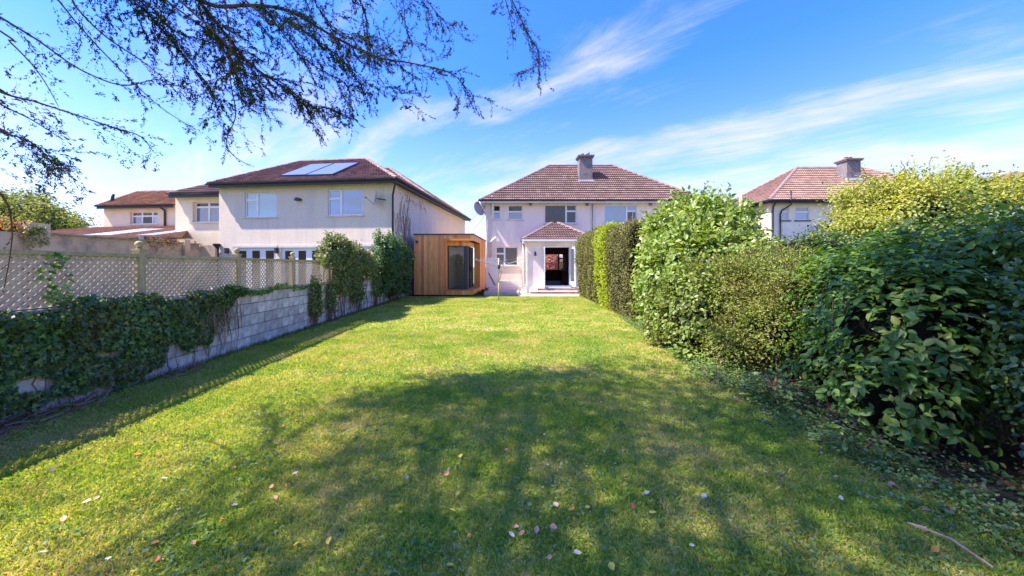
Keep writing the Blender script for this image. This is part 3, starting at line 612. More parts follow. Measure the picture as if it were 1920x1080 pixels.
# ------------------------------------------------------------------ house C (cream wing) and house D further left
C = Plane(-20.4, 22.0, -6.55)
x_l = C.at(328.8,0).x
hc = thing('cream_house', 'cream house wing with white window, left of the solar-panel house', 'house', (-20.4,22.0,0), C.a)
cze = 5.95
def rectC(x0, y0, x1, y1): p, q = C.at(x0, y1), C.at(x1, y0); return (p.x, q.x, p.z, q.z)
wC = rectC(361,377.6,412,416.5); CXR = C.at(425,0).x
m = MB(); wall_holes(m, x_l, CXR, 0, cze, [wC], depth=.25); m.face([(x_l,0,0),(x_l,0,cze),(x_l,7,cze),(x_l,7,0)]); m.build('wall', M_CREAM, hc)
window(hc, wC, [(0,.5,.76,1,G_DIM),(0,.5,0,.76,G_NET),(.5,1,.76,1,G_DIM),(.5,1,0,.76,G_NET)], rec=.2, sill_mat=M_CREAM)
hip_roof(hc, x_l-.08, CXR+3.0, -.35, 7.5, cze, (x_l+4.0,3.6,8.3), (CXR-.2,3.6,8.3), M_TILE, sides='fl')
gutter(hc, [(x_l-.10,-.42,cze),(CXR,-.42,cze)], .07); m = MB(); m.box(x_l-.08, CXR, -.35, -.33, cze-.25, cze-.02); m.build('fascia', M_GUTTER, hc)
D = Plane(-29.0, 26.3, -6.55)
hd = thing('far_cream_house', 'cream house with orange-brown hipped roof and three-part window, far left', 'house', (-29.0,26.3,0), D.a)
dx0, dx1 = D.at(194.6,0).x, D.at(334,0).x; dze = 5.95
def rectD(x0, y0, x1, y1): p, q = D.at(x0, y1), D.at(x1, y0); return (p.x, q.x, p.z, q.z)
wD = rectD(243.5,396.5,295.5,420); wD2 = rectD(326,393,334,420)
m = MB(); wall_holes(m, dx0, dx1, 0, dze, [wD], depth=.22); m.face([(dx0,0,0),(dx0,0,dze),(dx0,7,dze),(dx0,7,0)]); m.build('wall', M_CREAM, hd)
window(hd, wD, [(0,.36,.66,1,G_DIM),(0,.36,0,.66,G_NET),(.36,.74,.66,1,G_DIM),(.36,.74,0,.66,G_SKY),(.74,1,.66,1,G_DIM),(.74,1,0,.66,G_AQUA)], rec=.16, sill_mat=M_CREAM)
rd = D.at(258.5,360,3.6); hip_roof(hd, dx0-.12, dx1+3, -.35, 7.3, dze, (rd.x,3.6,rd.z), (dx1+1,3.6,rd.z), M_TILE_O, sides='fl')
gutter(hd, [(dx0-.16,-.42,dze),(dx1,-.42,dze)], .07); m = MB(); m.box(dx0-.12, dx1, -.35, -.33, dze-.22, dze-.02); m.build('fascia', M_GUTTER, hd)
p = D.at(309,386,-.08); pipe(hd, [(p.x-.25,-.38,dze-.06),(p.x,-.1,dze-.35),(p.x,-.08,dze-.6),(p.x,-.08,3.9)], .06)
p = D.at(210,375,.6); pipe(hd, [(p.x-.05,.6,p.z-.35),(p.x+.1,.6,p.z+.45)], .1, M_BLACK, 'flue')
p = D.at(267,390,-.05); m = MB(); m.box(p.x-.25,p.x+.25,-.12,-.001,p.z-.12,p.z+.16); m.build('alarm_box', M_SILL, hd)
# lean-to with roof lights
zl1, zl0 = D.at(200,427.5,-.02).z, 3.15
m = MB(); Lx0 = dx0-2.3; Ld = -5.6; Lx1 = dx1+1.2; LxR = D.at(343,447,Ld).x
m.face([(Lx0,Ld,zl0),(LxR,Ld,zl0),(Lx1,-.02,zl1),(Lx0+1.6,-.02,zl1)]); ll = m.build('lean_to', M_TILE_B, hd)
m = MB(); tile_slope(m, [(Lx0,Ld,zl0),(LxR,Ld,zl0),(Lx1,-.02,zl1),(Lx0+1.6,-.02,zl1)]); tag(m.build('roof_tiles', M_TILE_O, ll), kind='stuff')
m = MB(); m.box(Lx0+.4, dx1, Ld+.4, -.05, 0, zl0-.02); m.build('lean_to_wall', M_CREAM, ll); m = MB(); m.box(dx1+.002, LxR-.3, Ld+.4, Ld+.9, 0, zl0-.02); m.build('lean_to_wall', M_CREAM, ll)
ln = Vector((0, zl0-zl1, -Ld)).normalized() if False else Vector((0,-(zl1-zl0),-Ld-.02)).normalized()
for (pa, pb) in ((154,178),(181,205),(256,270),(273,288)):
    qa, qb = D.on(pa, 440.5, Vector((0,-.02,zl1))+ln*.1, ln), D.on(pb, 440.5, Vector((0,-.02,zl1))+ln*.1, ln); qt = D.on(pb+45, 429.2, Vector((0,-.02,zl1))+ln*.1, ln)
    v0, v1 = (qa.y-Ld)/(-.02-Ld), min(.94,(qt.y-Ld)/(-.02-Ld)); f = lambda x, v: Vector((x, Ld+v*(-.02-Ld), zl0+v*(zl1-zl0)))+ln*.10
    a, b = qa.x, qb.x
    m = MB(); m.prism([f(a,v0), f(b,v0), f(b,v1), f(a,v1)], -ln*.06); sk = m.build('roof_light', M_ALU, ll)
    m = MB(); m.face([f(a+.05,v0+.02)+ln*.004, f(b-.05,v0+.02)+ln*.004, f(b-.05,v1-.02)+ln*.004, f(a+.05,v1-.02)+ln*.004]); m.build('pane', glass_mat('glass_skylight', (.5,.52,.55), .35, .1), sk)

# rendered boundary wall across the neighbour's garden
rw = thing('rendered_garden_wall', 'long stained beige rendered wall behind the trellis fence', 'wall')
m = MB(); m.box(-16.6,-16.35,11.2,19.0,0,2.74); m.build('wall_run', M_RWALL, rw)
m = MB(); m.box(-16.75,-16.25,3.0,11.18,0,2.95); m.build('wall_run', M_RWALL, rw)
for Y in (12.4, 11.7): pass
m = MB(); m.box(-16.72,-16.2,12.2,12.75,0,3.10); m.build('pier', M_RWALL, rw)
m = MB(); m.box(-16.72,-16.2,18.0,18.3,0,2.95); m.build('pier', M_RWALL, rw)
m = MB(); m.box(-16.68,-16.22,12.76,17.98,2.742,2.80); m.box(-16.68,-16.22,18.32,19.0,2.742,2.80); m.build('coping', M_COPING, rw)

m = MB(); m.box(-16.34,-15.55,19.02,19.24,0,2.72); m.build('wall_return', M_RWALL, rw)
# ------------------------------------------------------------------ house E and flat-roofed extension on the right
Eh = Plane(17.4, 24.4, 0)
def house_e(ox, oy, label, sides='fl'):
    e = thing('hipped_house', label, 'house', (ox,oy,0), 0)
    r = lambda x0,y0,x1,y1: (lambda p,q: (p.x,q.x,p.z,q.z))(Eh.at(x0,y1), Eh.at(x1,y0))
    w1, w2 = r(1465,388,1479.5,413), r(1492,387.5,1517.5,413)
    m = MB(); wall_holes(m, 0, 14.6, 0, 6.0, [w1,w2], depth=.1); m.face([(0,0,0),(0,0,6),(0,8.2,6),(0,8.2,0)]); m.face([(14.6,0,0),(14.6,8.2,0),(14.6,8.2,6),(14.6,0,6)]); m.build('wall', M_PLASTER, e)
    window(e, w1, [(0,1,.66,1,G_NET),(0,1,0,.66,G_BLUE)], sill_mat=M_GUTTER); window(e, w2, [(0,1,.62,1,G_NET),(0,1,0,.62,G_BLUE)], sill_mat=M_GUTTER)
    hip_roof(e, -.4, 15.0, -.4, 8.6, 6.0, (4.9,4.05,9.32), (9.9,4.05,9.32), M_TILE_E, sides=sides)
    gutter(e, [(-.46,-.46,6),(15.06,-.46,6)], .07); gutter(e, [(-.46,8.6,6),(-.46,-.46,6)], .07)
    m = MB(); m.box(-.4,15,-.4,-.38,5.8,5.97); m.box(-.4,-.38,-.379,8.6,5.8,5.97); m.build('fascia', M_GUTTER, e)
    c0, c1 = Eh.at(1588,341,2.0), Eh.at(1614,297,2.0); chimney(e, c0.x, c1.x, 2.0, 2.85, 7.55, c1.z, (.30,.62))
    pipe(e, [(.05,-.4,5.9),(.08,-.1,5.6),(.08,-.07,5.3),(.08,-.07,.1)], .05)
    p = Eh.at(1475,366,-.07); pipe(e, [(p.x,-.45,p.z+.2),(p.x,-.45,5.7),(p.x-.35,-.1,5.35),(p.x-.42,-.07,5.1),(p.x-.42,-.07,.1)], .05)
    return e
house_e(17.4, 24.4, 'pink-roofed semi-detached house with brick-coloured chimney behind the yellow-green tree on the right', 'fl')
o = house_e(36.2, 26.0, 'second hipped house at the far right, mostly hidden behind foliage', 'fl')
fx = thing('flat_roofed_extension', 'low flat-roofed pink extension with dark fascia between the two hipped houses', 'building', (14.0,25.8,0))
m = MB(); m.box(0,2.75,0,5,0,5.75); m.build('wall', M_PLASTER, fx)
m = MB(); m.box(-.15,2.9,-.15,5.1,5.77,6.0); m.build('fascia', M_DGREY, fx)
m = MB(); m.box(2.77,3.35,1.6,5,0,4.9); m.build('side_wall', M_PLASTER, fx); m = MB(); m.box(2.76,3.38,1.45,5,4.92,5.15); m.build('side_fascia', M_GUTTER, fx)
window(fx, (.9,1.6,4.5,5.35), [(0,1,0,1,G_NET)], y=-.16, rec=.05)
pipe(fx, [(2.05,-.3,5.0),(2.05,-.3,6.9)], .09, M_SOFFIT, 'flue_pipe')
m = MB(); m.box(2.55,2.7,-.2,-.05,4,5.75); m.build('corner_post', M_WHITE, fx)
# phone cables between the houses
m = MB()
for a, b in (((-3.9,31.0,4.6),(-1.8,25.0,5.3)),((-4.0,31.0,5.6),(-1.8,25.0,6.0))):
    a, b = Vector(a), Vector(b); m.tube([a.lerp(b,t)-Vector((0,0,.35*4*t*(1-t))) for t in np.linspace(0,1,9)], .012, 4)
tag(m.build('phone_cable', M_BLACK), 'thin slack phone cables strung between the two houses', 'cable')

# ================================================================== cedar garden room
K = Plane(-2.08, 19.4, -3.4)
gr = thing('garden_room', 'cedar-clad flat-roofed garden room with corner sliding glass door', 'garden room', (-2.08,19.4,0), K.a)
KW = 3.2; KD = 5.1; KZ0, KZ1 = .09, 3.30
u0 = K.at(836,500).x; rec = .33; zt, zb = 3.0, .36
def board_row(mb_fn, a, b, n, name='board'):
    for i in range(n): mb_fn(a+(b-a)*i/n+.003, a+(b-a)*(i+1)/n-.003)
def fboard(x0,x1,z0,z1,y=0,par=gr):
    m = MB(); m.box(x0,x1,y,y+.02,z0,z1); return m.build('board', M_CEDAR, par)
wk = MB()
wk.box(-KW+.02, u0-.005, .022, KD, KZ0, KZ1)
wk.box(u0, -.025, .022, rec+.0, zt+.002, KZ1); wk.box(-.34,-.022, 2.6, KD, KZ0, KZ1); wk.box(u0,-.022,.34,2.58,zt+.004,KZ1)
wk.build('frame_core', mat('cedar_core',(.12,.06,.03),.9,.1), gr)
rr = random.Random(5); x = -KW
ws = [.16]*11
edges = list(np.linspace(-KW+.07, u0-.13, 11))
fboard(-KW, -KW+.066, KZ0, KZ1, -.012)
for a, b in zip(edges, edges[1:]): fboard(a+.003, b-.003, KZ0, KZ1)
fboard(u0-.126, u0-.002, KZ0, zt+.10, -.012)                       # trim round the opening
fboard(u0+.001, 0, zt-.002, zt+.10, -.012)
for a, b in zip(*(lambda e: (e, e[1:]))(list(np.linspace(u0-.12, 0, 12)))): fboard(a+.003, b-.003, zt+.102, KZ1)
for a, b in zip(*(lambda e: (e, e[1:]))(list(np.linspace(u0+.02, -.02, 11)))): fboard(a+.003, b-.003, KZ0, zb-.045)
m = MB(); m.box(u0+.001, .03, -.03, rec+.4, zb-.042, zb); m.box(-.36, .03, rec+.4, 2.55, zb-.042, zb); m.box(u0+.02,-.02,.03,2.5,KZ0,zb-.043); m.build('deck_sill', M_CEDAR, gr)
for a, b in zip(*(lambda e: (e, e[1:]))(list(np.linspace(u0+.001, -.34, 8)))): fboard(a+.003, b-.003, 2.74, zt-.003, rec-.03)
m = MB(); m.box(u0+.001, -.01, .0, rec-.032, zt+.0, zt+.02); m.build('porch_ceiling', M_CEDAR, gr)
# reveal boards on the left of the recess
m = MB(); m.box(u0-.001, u0+.018, .0, rec, zb, zt); m.build('board', M_CEDAR, gr)
def sboard(y0,y1,z0,z1,x=0): m = MB(); m.box(x-.02,x,y0,y1,z0,z1); m.build('board', M_CEDAR, gr)
for a, b in zip(*(lambda e: (e, e[1:]))(list(np.linspace(2.56, KD, 15)))): sboard(a+.003,b-.003,KZ0,KZ1)
for a, b in zip(*(lambda e: (e, e[1:]))(list(np.linspace(.022, 2.556, 15)))): sboard(a+.003,b-.003,zt-.002,KZ1)
for a, b in zip(*(lambda e: (e, e[1:]))(list(np.linspace(.022, 2.55, 15)))): sboard(a+.003,b-.003,KZ0+.02,zb-.045)
for a, b in zip(*(lambda e: (e, e[1:]))(list(np.linspace(-.36, -.02, 3)))): fboard(a+.002, b-.002, zb, zt, 2.56)
for a, b in zip(*(lambda e: (e, e[1:]))(list(np.linspace(rec+.02, 2.54, 12)))): sboard(a+.003,b-.003,2.74,zt-.003,-.34)
m = MB(); m.box(-KW-.04, .04, -.045, KD+.04, KZ1+.002, KZ1+.07); m.build('roof', M_DGREY, gr)
m = MB(); m.box(-KW+.05, -.1, .08, KD, .0, KZ0-.005); m.build('base_strip', M_BLACK, gr)  # black filler under the room, the gap's shadow put into its colour
# glazing: fixed front pane, corner post, sliding side door
m = MB(); ring(m, u0+.03, -.52, zb+.002, 2.738, rec, rec+.06, .045); fg = m.build('front_window', M_DGREY, gr)
m = MB(); m.face([(u0+.07,rec+.03,zb+.05),(-.56,rec+.03,zb+.05),(-.56,rec+.03,2.69),(u0+.07,rec+.03,2.69)]); m.build('pane', G_SHED, fg)
m = MB(); m.box(-.518,-.34, rec, rec+.16, zb+.002, 2.738); m.build('corner_post', M_DGREY, gr)
m = MB()
for y0_, y1_ in ((rec+.17,1.35),(1.30,2.54)):
    xo = -.36 if y0_ < 1 else -.42
    m.box(xo-.05,xo,y0_,y1_,zb+.002,zb+.06); m.box(xo-.05,xo,y0_,y1_,2.68,2.738); m.box(xo-.05,xo,y0_,y0_+.06,zb+.06,2.68); m.box(xo-.05,xo,y1_-.06,y1_,zb+.06,2.68)
sd = m.build('sliding_door', M_DGREY, gr)
m = MB(); m.face([(-.385,rec+.23,zb+.06),(-.385,1.29,zb+.06),(-.385,1.29,2.68),(-.385,rec+.23,2.68)]); m.build('pane', G_SHED, sd)
m = MB(); m.face([(-.445,1.36,zb+.06),(-.445,2.48,zb+.06),(-.445,2.48,2.68),(-.445,1.36,2.68)]); m.build('pane', G_SHED, sd)
m = MB(); m.box(-.36,-.30,1.22,1.27,1.35,1.65); m.build('handle', M_BLACK, sd)
# inside
M_PLY = mat('pale_interior', (.50,.40,.24), .8, .2, noise=(2,.06)); 
m = MB(); xi0, xi1 = u0+.0, -.45
m.face([(xi0,rec+.08,zb+.01),(xi1,rec+.08,zb+.01),(xi1,2.54,zb+.01),(xi0,2.54,zb+.01)]); m.build('interior_floor', M_FLOOR, gr)
m = MB(); m.face([(xi0,2.54,zb),(xi1,2.54,zb),(xi1,2.54,2.74),(xi0,2.54,2.74)]); m.face([(xi0+.01,rec+.08,zb),(xi0+.01,2.54,zb),(xi0+.01,2.54,2.74),(xi0+.01,rec+.08,2.74)]); m.face([(xi0,rec+.08,2.74),(xi0,2.54,2.74),(xi1,2.54,2.74),(xi1,rec+.08,2.74)]); m.build('interior_wall', M_PLY, gr)
for px in (848.5, 858.5, 868.5):
    p = K.at(px, 492, 2.45); m = MB(); m.smooth = True; m.lathe([(.01,p.z-.06),(.05,p.z-.03),(.05,p.z+.04),(.02,p.z+.07)], (p.x,p.y), 10); m.build('wall_lamp', M_WHITE, gr)
m = MB(); p = K.at(780.7+1.5, 453.7); m.tube([(p.x,-.01,p.z),(p.x,-.07,p.z)], .085, 16); v_ = m.build('round_vent', M_CHIM, gr); m = MB(); m.tube([(p.x,-.071,p.z),(p.x,-.075,p.z)], .06, 16); m.build('vent_grille', M_BLACK, v_)
stp = thing('timber_step', 'small dark timber step beside the garden room door', 'step', tuple((Matrix.Rotation(K.a,3,'Z')@Vector((.12,2.0,0)))+K.o), K.a)
for i in range(3): m = MB(); m.box(0,.42,i*.2,i*.2+.19,.20,.235); m.build('board', mat('dark_timber',(.13,.06,.035),.8,.2,noise=((3,30,30),.2)), stp)
m = MB(); m.box(.02,.40,.01,.58,0,.198); m.build('step_box', mat('dark_timber'), stp)

# ------------------------------------------------------------------ rotary clothes airer
ra = thing('rotary_clothes_airer', 'silver four-arm rotary clothes airer standing on the lawn near the patio', 'clothes airer', (-.62,17.0,0))
m = MB(); m.smooth = True; m.tube([(0,0,0),(0,0,.85)], .030, 10); m.build('lower_post', M_POST, ra)
m = MB(); m.smooth = True; m.tube([(0,0,.84),(0,0,2.0)], .026, 10); m.build('post', M_METAL, ra)
m = MB(); m.lathe([(.05,1.50),(.06,1.55),(.06,1.66),(.04,1.70)], n=10); m.build('hub', M_BLACK, ra)
tips = []
for a in (185, 8, 72, 262):
    a = math.radians(a); tip = Vector((math.cos(a)*1.22, math.sin(a)*1.22, 1.97)); tips.append((a, tip))
    m = MB(); m.tube([(0.03*math.cos(a),.03*math.sin(a),1.60), tip], .016, 6); m.tube([tuple(Vector((0,0,1.92))), tuple(Vector((0,0,1.60)).lerp(tip,.45))], .010, 5); m.build('arm', M_METAL, ra)
m = MB(); ordr = [tips[1][1], tips[2][1], tips[0][1], tips[3][1]]
for f in (.5,.75,.97):
    q = [Vector((0,0,1.60)).lerp(t, f)+Vector((0,0,.012)) for t in ordr]
    for a, b in zip(q, q[1:]+q[:1]): m.tube([a, a.lerp(b,.5)-Vector((0,0,.035)), b], .0032, 3, cap=False)
m.build('washing_line', M_METAL, ra)

# ------------------------------------------------------------------ block wall and trellis fence (own frame: x away from the wall face, y along it)
WA = math.atan(.045); 
wl = thing('block_wall', 'low grey concrete block garden wall under the trellis, left of the lawn', 'wall', (-4.88,0,0), WA)
WY0, WY1 = -2.0, 18.9
m = MB(); m.box(-.195,-.014,WY0,WY1,0,1.10); m.build('mortar', M_MORTAR, wl)
bms = []
for k in range(3):
    b = MB(); d = .010; j = [random.uniform(-.006,.006) for _ in range(8)]
    b.hexa([(-.2,.006+j[0],.006),(0+j[1],.008,.006+j[2]*.5),(0+j[3],.432,.006),(-.2,.434,.006),(-.2,.006,.209),(j[4],.008+j[5]*.6,.209+j[6]*.4),(j[7],.432,.209),(-.2,.434,.209)])
    me = b.mesh('block'); me.materials.append(M_BLOCK); bms.append(me)
for c in range(5):
    y = WY0+(.22 if c % 2 else 0)
    while y < WY1-.3:
        o = bpy.data.objects.new('block', random.choice(bms)); COL.objects.link(o); o.parent = wl; o.location = (random.uniform(-.004,.006), y, .002+c*.2175); y += .44
y = WY0
while y < WY1-.1:
    L = min(1.83, WY1-y); m = MB(); m.hexa([(-.23,y+.005,1.103),(.035,y+.005,1.103),(.035+random.uniform(-.01,.01),y+L-.005,1.103),(-.23,y+L-.005,1.103),(-.22,y+.005,1.145),(.025,y+.005,1.14),(.025,y+L-.005,1.14),(-.22,y+L-.005,1.145)]); m.build('coping', M_COPING, wl); y += L
fe = thing('trellis_fence', 'weathered diagonal trellis fence with ball-topped posts along the top of the block wall', 'fence', (-4.88,0,0), WA)
posts = [5.07-1.91*k for k in range(3, 0, -1)]+[5.07+1.91*k for k in range(0, 8)]
def clip(poly, x0, x1, z0, z1):
    for ax, v, s in ((0,x0,1),(0,x1,-1),(1,z0,1),(1,z1,-1)):
        out = []
        for i in range(len(poly)):
            a, b = poly[i], poly[(i+1) % len(poly)]; da, db = (a[ax]-v)*s, (b[ax]-v)*s
            if da >= 0: out.append(a)
            if da*db < 0: t = da/(da-db); out.append((a[0]+(b[0]-a[0])*t, a[1]+(b[1]-a[1])*t))
        poly = out
        if len(poly) < 3: return None
    return poly
FZ0, FZ1 = 1.16, 1.73
for y in posts:
    m = MB(); m.box(-.135,-.04,y-.048,y+.048,1.146,1.82); m.box(-.15,-.025,y-.063,y+.063,1.82,1.845); p_ = m.build('post', M_POST, fe)
    m = MB(); m.smooth = True; R = .048; m.lathe([(.045,1.845),(.03,1.86),(.022,1.872)]+[(R*math.sin(t), 1.912-R*math.cos(t)) for t in np.linspace(.5,math.pi-.05,9)], (-.0875,y), 14); m.build('ball_finial', M_POST, p_)
for ya, yb in zip(posts, posts[1:]):
    y0, y1 = ya+.05, yb-.05; m = MB(); w = .029; pw = w*math.sqrt(2); H = FZ1-FZ0
    c = y0-H-.1; k = 0
    while c < y1+.1:
        q = clip([(c,FZ0),(c+pw,FZ0),(c+pw+H,FZ1),(c+H,FZ1)], y0, y1, FZ0, FZ1)
        if q: m.prism([(-.071,a,b) for a, b in q][::-1], (.005,0,0))
        q = clip([(c+H,FZ0),(c+H+pw,FZ0),(c+pw,FZ1),(c,FZ1)], y0, y1, FZ0, FZ1)
        if q: m.prism([(-.0765,a,b) for a, b in q][::-1], (.005,0,0))
        c += .088; k += 1
    m.build('lattice_panel', M_TRELLIS, fe)
    m = MB(); m.box(-.105,-.035,y0,y1,FZ1+.001,FZ1+.045); m.build('top_rail', M_POST, fe)
    m = MB(); m.box(-.105,-.04,y0,y1,1.146,FZ0-.001); m.build('bottom_rail', M_POST, fe)

# ================================================================== vegetation
def leaf_cloud(name, mat_, C, size, D, N, parent=None, shape='leaf', rnd=None, kind='stuff', width=.42):
    """C centres (n,3), D leaf axes, N rough normals; builds all leaves as one mesh of small folded faces"""
    n = len(C); C = np.asarray(C, float); D = np.asarray(D, float); N = np.asarray(N, float)
    size = np.broadcast_to(np.asarray(size, float), (n,))
    D = D/np.maximum(np.linalg.norm(D, axis=1, keepdims=True), 1e-6)
    Bv = np.cross(N, D); Bv /= np.maximum(np.linalg.norm(Bv, axis=1, keepdims=True), 1e-6); N = np.cross(D, Bv)
    w = width
    if shape == 'leaf':      # two quads folded on the midrib, drooping tip
        T = np.array([[0,0,0],[.30,-w*.85,.10],[.68,-w*.7,.06],[1,0,-.12],[.68,w*.7,.06],[.30,w*.85,.10]]); Fc = [[0,1,2,3],[0,3,4,5]]
    elif shape == 'ivy':
        T = np.array([[0,0,0],[-.12,-.42,.03],[.28,-.52,.0],[.42,-.28,.04],[1,0,-.05],[.42,.28,.04],[.28,.52,.0],[-.12,.42,.03]]); Fc = [[0,1,2,3,4],[0,4,5,6,7]]
    elif shape == 'tri':
        T = np.array([[0,-w*.5,0],[0,w*.5,0],[1,0,0]]); Fc = [[0,1,2]]
    else:                    # 'dia'
        T = np.array([[0,0,0],[.5,-w,.05],[1,0,0],[.5,w,.05]]); Fc = [[0,1,2,3]]
    k = len(T)
    V = (C[:,None,:]+size[:,None,None]*(T[None,:,0,None]*D[:,None,:]+T[None,:,1,None]*Bv[:,None,:]+T[None,:,2,None]*N[:,None,:])).reshape(-1,3)
    lt = np.array([len(f) for f in Fc]); flat = np.concatenate([np.array(f) for f in Fc])
    loops = (np.arange(n)[:,None]*k+flat[None,:]).reshape(-1)
    tot = np.tile(lt, n); start = np.concatenate([[0], np.cumsum(tot)[:-1]])
    me = bpy.data.meshes.new(name); me.vertices.add(len(V)); me.vertices.foreach_set('co', V.astype(np.float32).ravel())
    me.loops.add(len(loops)); me.loops.foreach_set('vertex_index', loops.astype(np.int32))
    me.polygons.add(len(tot)); me.polygons.foreach_set('loop_start', start.astype(np.int32)); me.polygons.foreach_set('loop_total', tot.astype(np.int32))
    me.update(calc_edges=True)
    r = RNG.random(n) if rnd is None else rnd
    a = me.attributes.new('rnd', 'FLOAT', 'FACE'); a.data.foreach_set('value', np.repeat(r, len(Fc)).astype(np.float32))
    o = bpy.data.objects.new(name, me); COL.objects.link(o); me.materials.append(mat_)
    if parent: o.parent = parent
    if kind: o['kind'] = kind
    return o
def rdir(n):
    v = RNG.normal(size=(n,3)); return v/np.linalg.norm(v, axis=1, keepdims=True)
def ell_clumps(ells, n, per, spread, shell=.72, lump=.16, zmin=.02):
    """leaf positions gathered in clumps near the surface of a union of ellipsoids; returns C, outward, clump id"""
    E = np.array([e for e in ells], float); area = (E[:,3]*E[:,4]+E[:,3]*E[:,5]+E[:,4]*E[:,5]); pick = RNG.choice(len(E), n, p=area/area.sum())
    d = rdir(n); d[:,2] = np.where(d[:,2] < -.55, -d[:,2], d[:,2]); r = RNG.uniform(shell, 1.0, n)*(1+lump*np.sin(d[:,0]*7+pick)*np.sin(d[:,1]*6+1)*1.0+RNG.normal(0,lump*.35,n))
    P = E[pick,:3]+d*E[pick,3:6]*r[:,None]
    keep = np.ones(n, bool)
    for i, e in enumerate(E):
        q = ((P-e[:3])/e[3:6]); keep &= ~((np.linalg.norm(q, axis=1) < shell-.08) & (pick != i))
    keep &= P[:,2] > zmin
    P, d = P[keep], d[keep]; m_ = len(P); out = np.repeat(d, per, axis=0); cid = np.repeat(np.arange(m_), per)
    C = np.repeat(P, per, axis=0)+RNG.normal(0, spread, (m_*per,3)); ok = C[:,2] > zmin
    return C[ok], out[ok], cid[ok], m_
def orient(out, droop=.3, rand=.8, up=.5):
    n = len(out); D = out*.6+rdir(n)*rand+np.array([0,0,-droop]); N = out*.7+rdir(n)*.55+np.array([0,0,up]); return D, N
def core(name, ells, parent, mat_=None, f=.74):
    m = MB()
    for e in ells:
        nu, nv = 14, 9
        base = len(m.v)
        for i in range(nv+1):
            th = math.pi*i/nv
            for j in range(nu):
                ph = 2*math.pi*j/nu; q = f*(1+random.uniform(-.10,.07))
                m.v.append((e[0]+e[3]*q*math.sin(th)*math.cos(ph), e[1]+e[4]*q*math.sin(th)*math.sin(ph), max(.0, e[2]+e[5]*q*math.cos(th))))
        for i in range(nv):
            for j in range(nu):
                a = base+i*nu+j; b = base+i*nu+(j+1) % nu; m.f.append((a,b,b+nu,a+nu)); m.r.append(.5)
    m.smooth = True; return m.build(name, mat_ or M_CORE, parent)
def stems(parent, ells, n, rad=.015, mat_=None, name='stems', base_r=.4, curl=.15):
    m = MB()
    for _ in range(n):
        e = random.choice(ells); a = random.uniform(0,6.28); b = Vector((e[0]+e[3]*base_r*math.cos(a), e[1]+e[4]*base_r*math.sin(a), 0))
        a2 = a+random.uniform(-.6,.6); q = random.uniform(.75,1.02); th = random.uniform(.15,1.3)
        t = Vector((e[0]+e[3]*q*math.sin(th)*math.cos(a2), e[1]+e[4]*q*math.sin(th)*math.sin(a2), e[2]+e[5]*q*math.cos(th)))
        pts = [b.lerp(t,u)+Vector((random.uniform(-curl,curl),random.uniform(-curl,curl),0))*math.sin(u*3.14) for u in (0,.25,.5,.75,1)]
        m.tube(pts, [rad,rad*.85,rad*.65,rad*.45,rad*.2], 5, cap=False)
    return m.build(name, mat_ or M_TWIG, parent)
def bush(name, label, cat, ells, mat_, n, per, spread, size, group=None, shape='leaf', droop=.3, up=.5, shell=.72, nstem=16, lump=.16, width=.42, coref=.74, shadecore=True, stem_mat=None, sprig=0):
    cx = np.mean([e[0] for e in ells]); cy = np.mean([e[1] for e in ells])
    t = thing(name, label, cat, (cx,cy,0), 0, group); L = [(e[0]-cx,e[1]-cy,*e[2:]) for e in ells]
    C, out, cid, mm = ell_clumps(L, n, per, spread, shell, lump); D, N = orient(out, droop, up=up)
    cr = RNG.random(mm)[cid] if mm else None; r = np.clip(.55*RNG.random(len(C))+.45*cr, 0, 1)
    leaf_cloud('foliage', mat_, C, RNG.uniform(size*.7, size*1.25, len(C)), D, N, t, shape, r, width=width)
    if sprig:
        SC, SD = [], []; sm = MB()
        for _ in range(sprig):
            e = random.choice(L); a = random.uniform(0,6.28); th = random.uniform(.1,1.35); d = Vector((math.sin(th)*math.cos(a), math.sin(th)*math.sin(a), math.cos(th)))
            p = Vector((e[0]+e[3]*d.x*.9, e[1]+e[4]*d.y*.9, e[2]+e[5]*d.z*.9)); dd = (d+Vector((random.gauss(0,.35),random.gauss(0,.35),.35))).normalized(); Ls = random.uniform(1.5,4.5)*size+.10; pts = [p]
            for k in range(6):
                dd = (dd+Vector((random.gauss(0,.10),random.gauss(0,.10),-.07))).normalized(); pts.append(pts[-1]+dd*Ls/6)
                for _ in range(3): SC.append(tuple(pts[-1]+Vector((random.gauss(0,size*.2),random.gauss(0,size*.2),random.gauss(0,size*.2))))); SD.append(tuple(dd+Vector((random.gauss(0,.8),random.gauss(0,.8),random.gauss(0,.6)))))
            sm.tube(pts, .005, 3, cap=False)
        tag(sm.build('sprigs', stem_mat or M_TWIG, t), kind='stuff'); leaf_cloud('sprig_leaves', mat_, SC, RNG.uniform(size*.6,size*1.1,len(SC)), SD, rdir(len(SC)), t, shape, width=width)
    if shadecore: core('shade_core', L, t, f=coref)
    if nstem: stems(t, L, nstem, mat_=stem_mat)
    return t
L_HEDGE = leaf_mat('olive_hedge_leaf', [(.12,.15,.035),(.19,.22,.055),(.26,.27,.075),(.28,.20,.09)], .6, .2, .25, patch=(1.2,(.24,.18,.08),.5))
L_GOLD = leaf_mat('golden_leaf', [(.26,.34,.02),(.36,.44,.03),(.46,.52,.05)], .5, .3, .4)
L_BROWN = leaf_mat('brown_hedge_leaf', [(.14,.15,.05),(.23,.19,.08),(.19,.23,.06),(.29,.23,.11)], .65, .15, .2)
L_BAY = leaf_mat('glossy_light_leaf', [(.13,.21,.035),(.21,.31,.05),(.30,.39,.09),(.42,.48,.20)], .34, .5, .35)
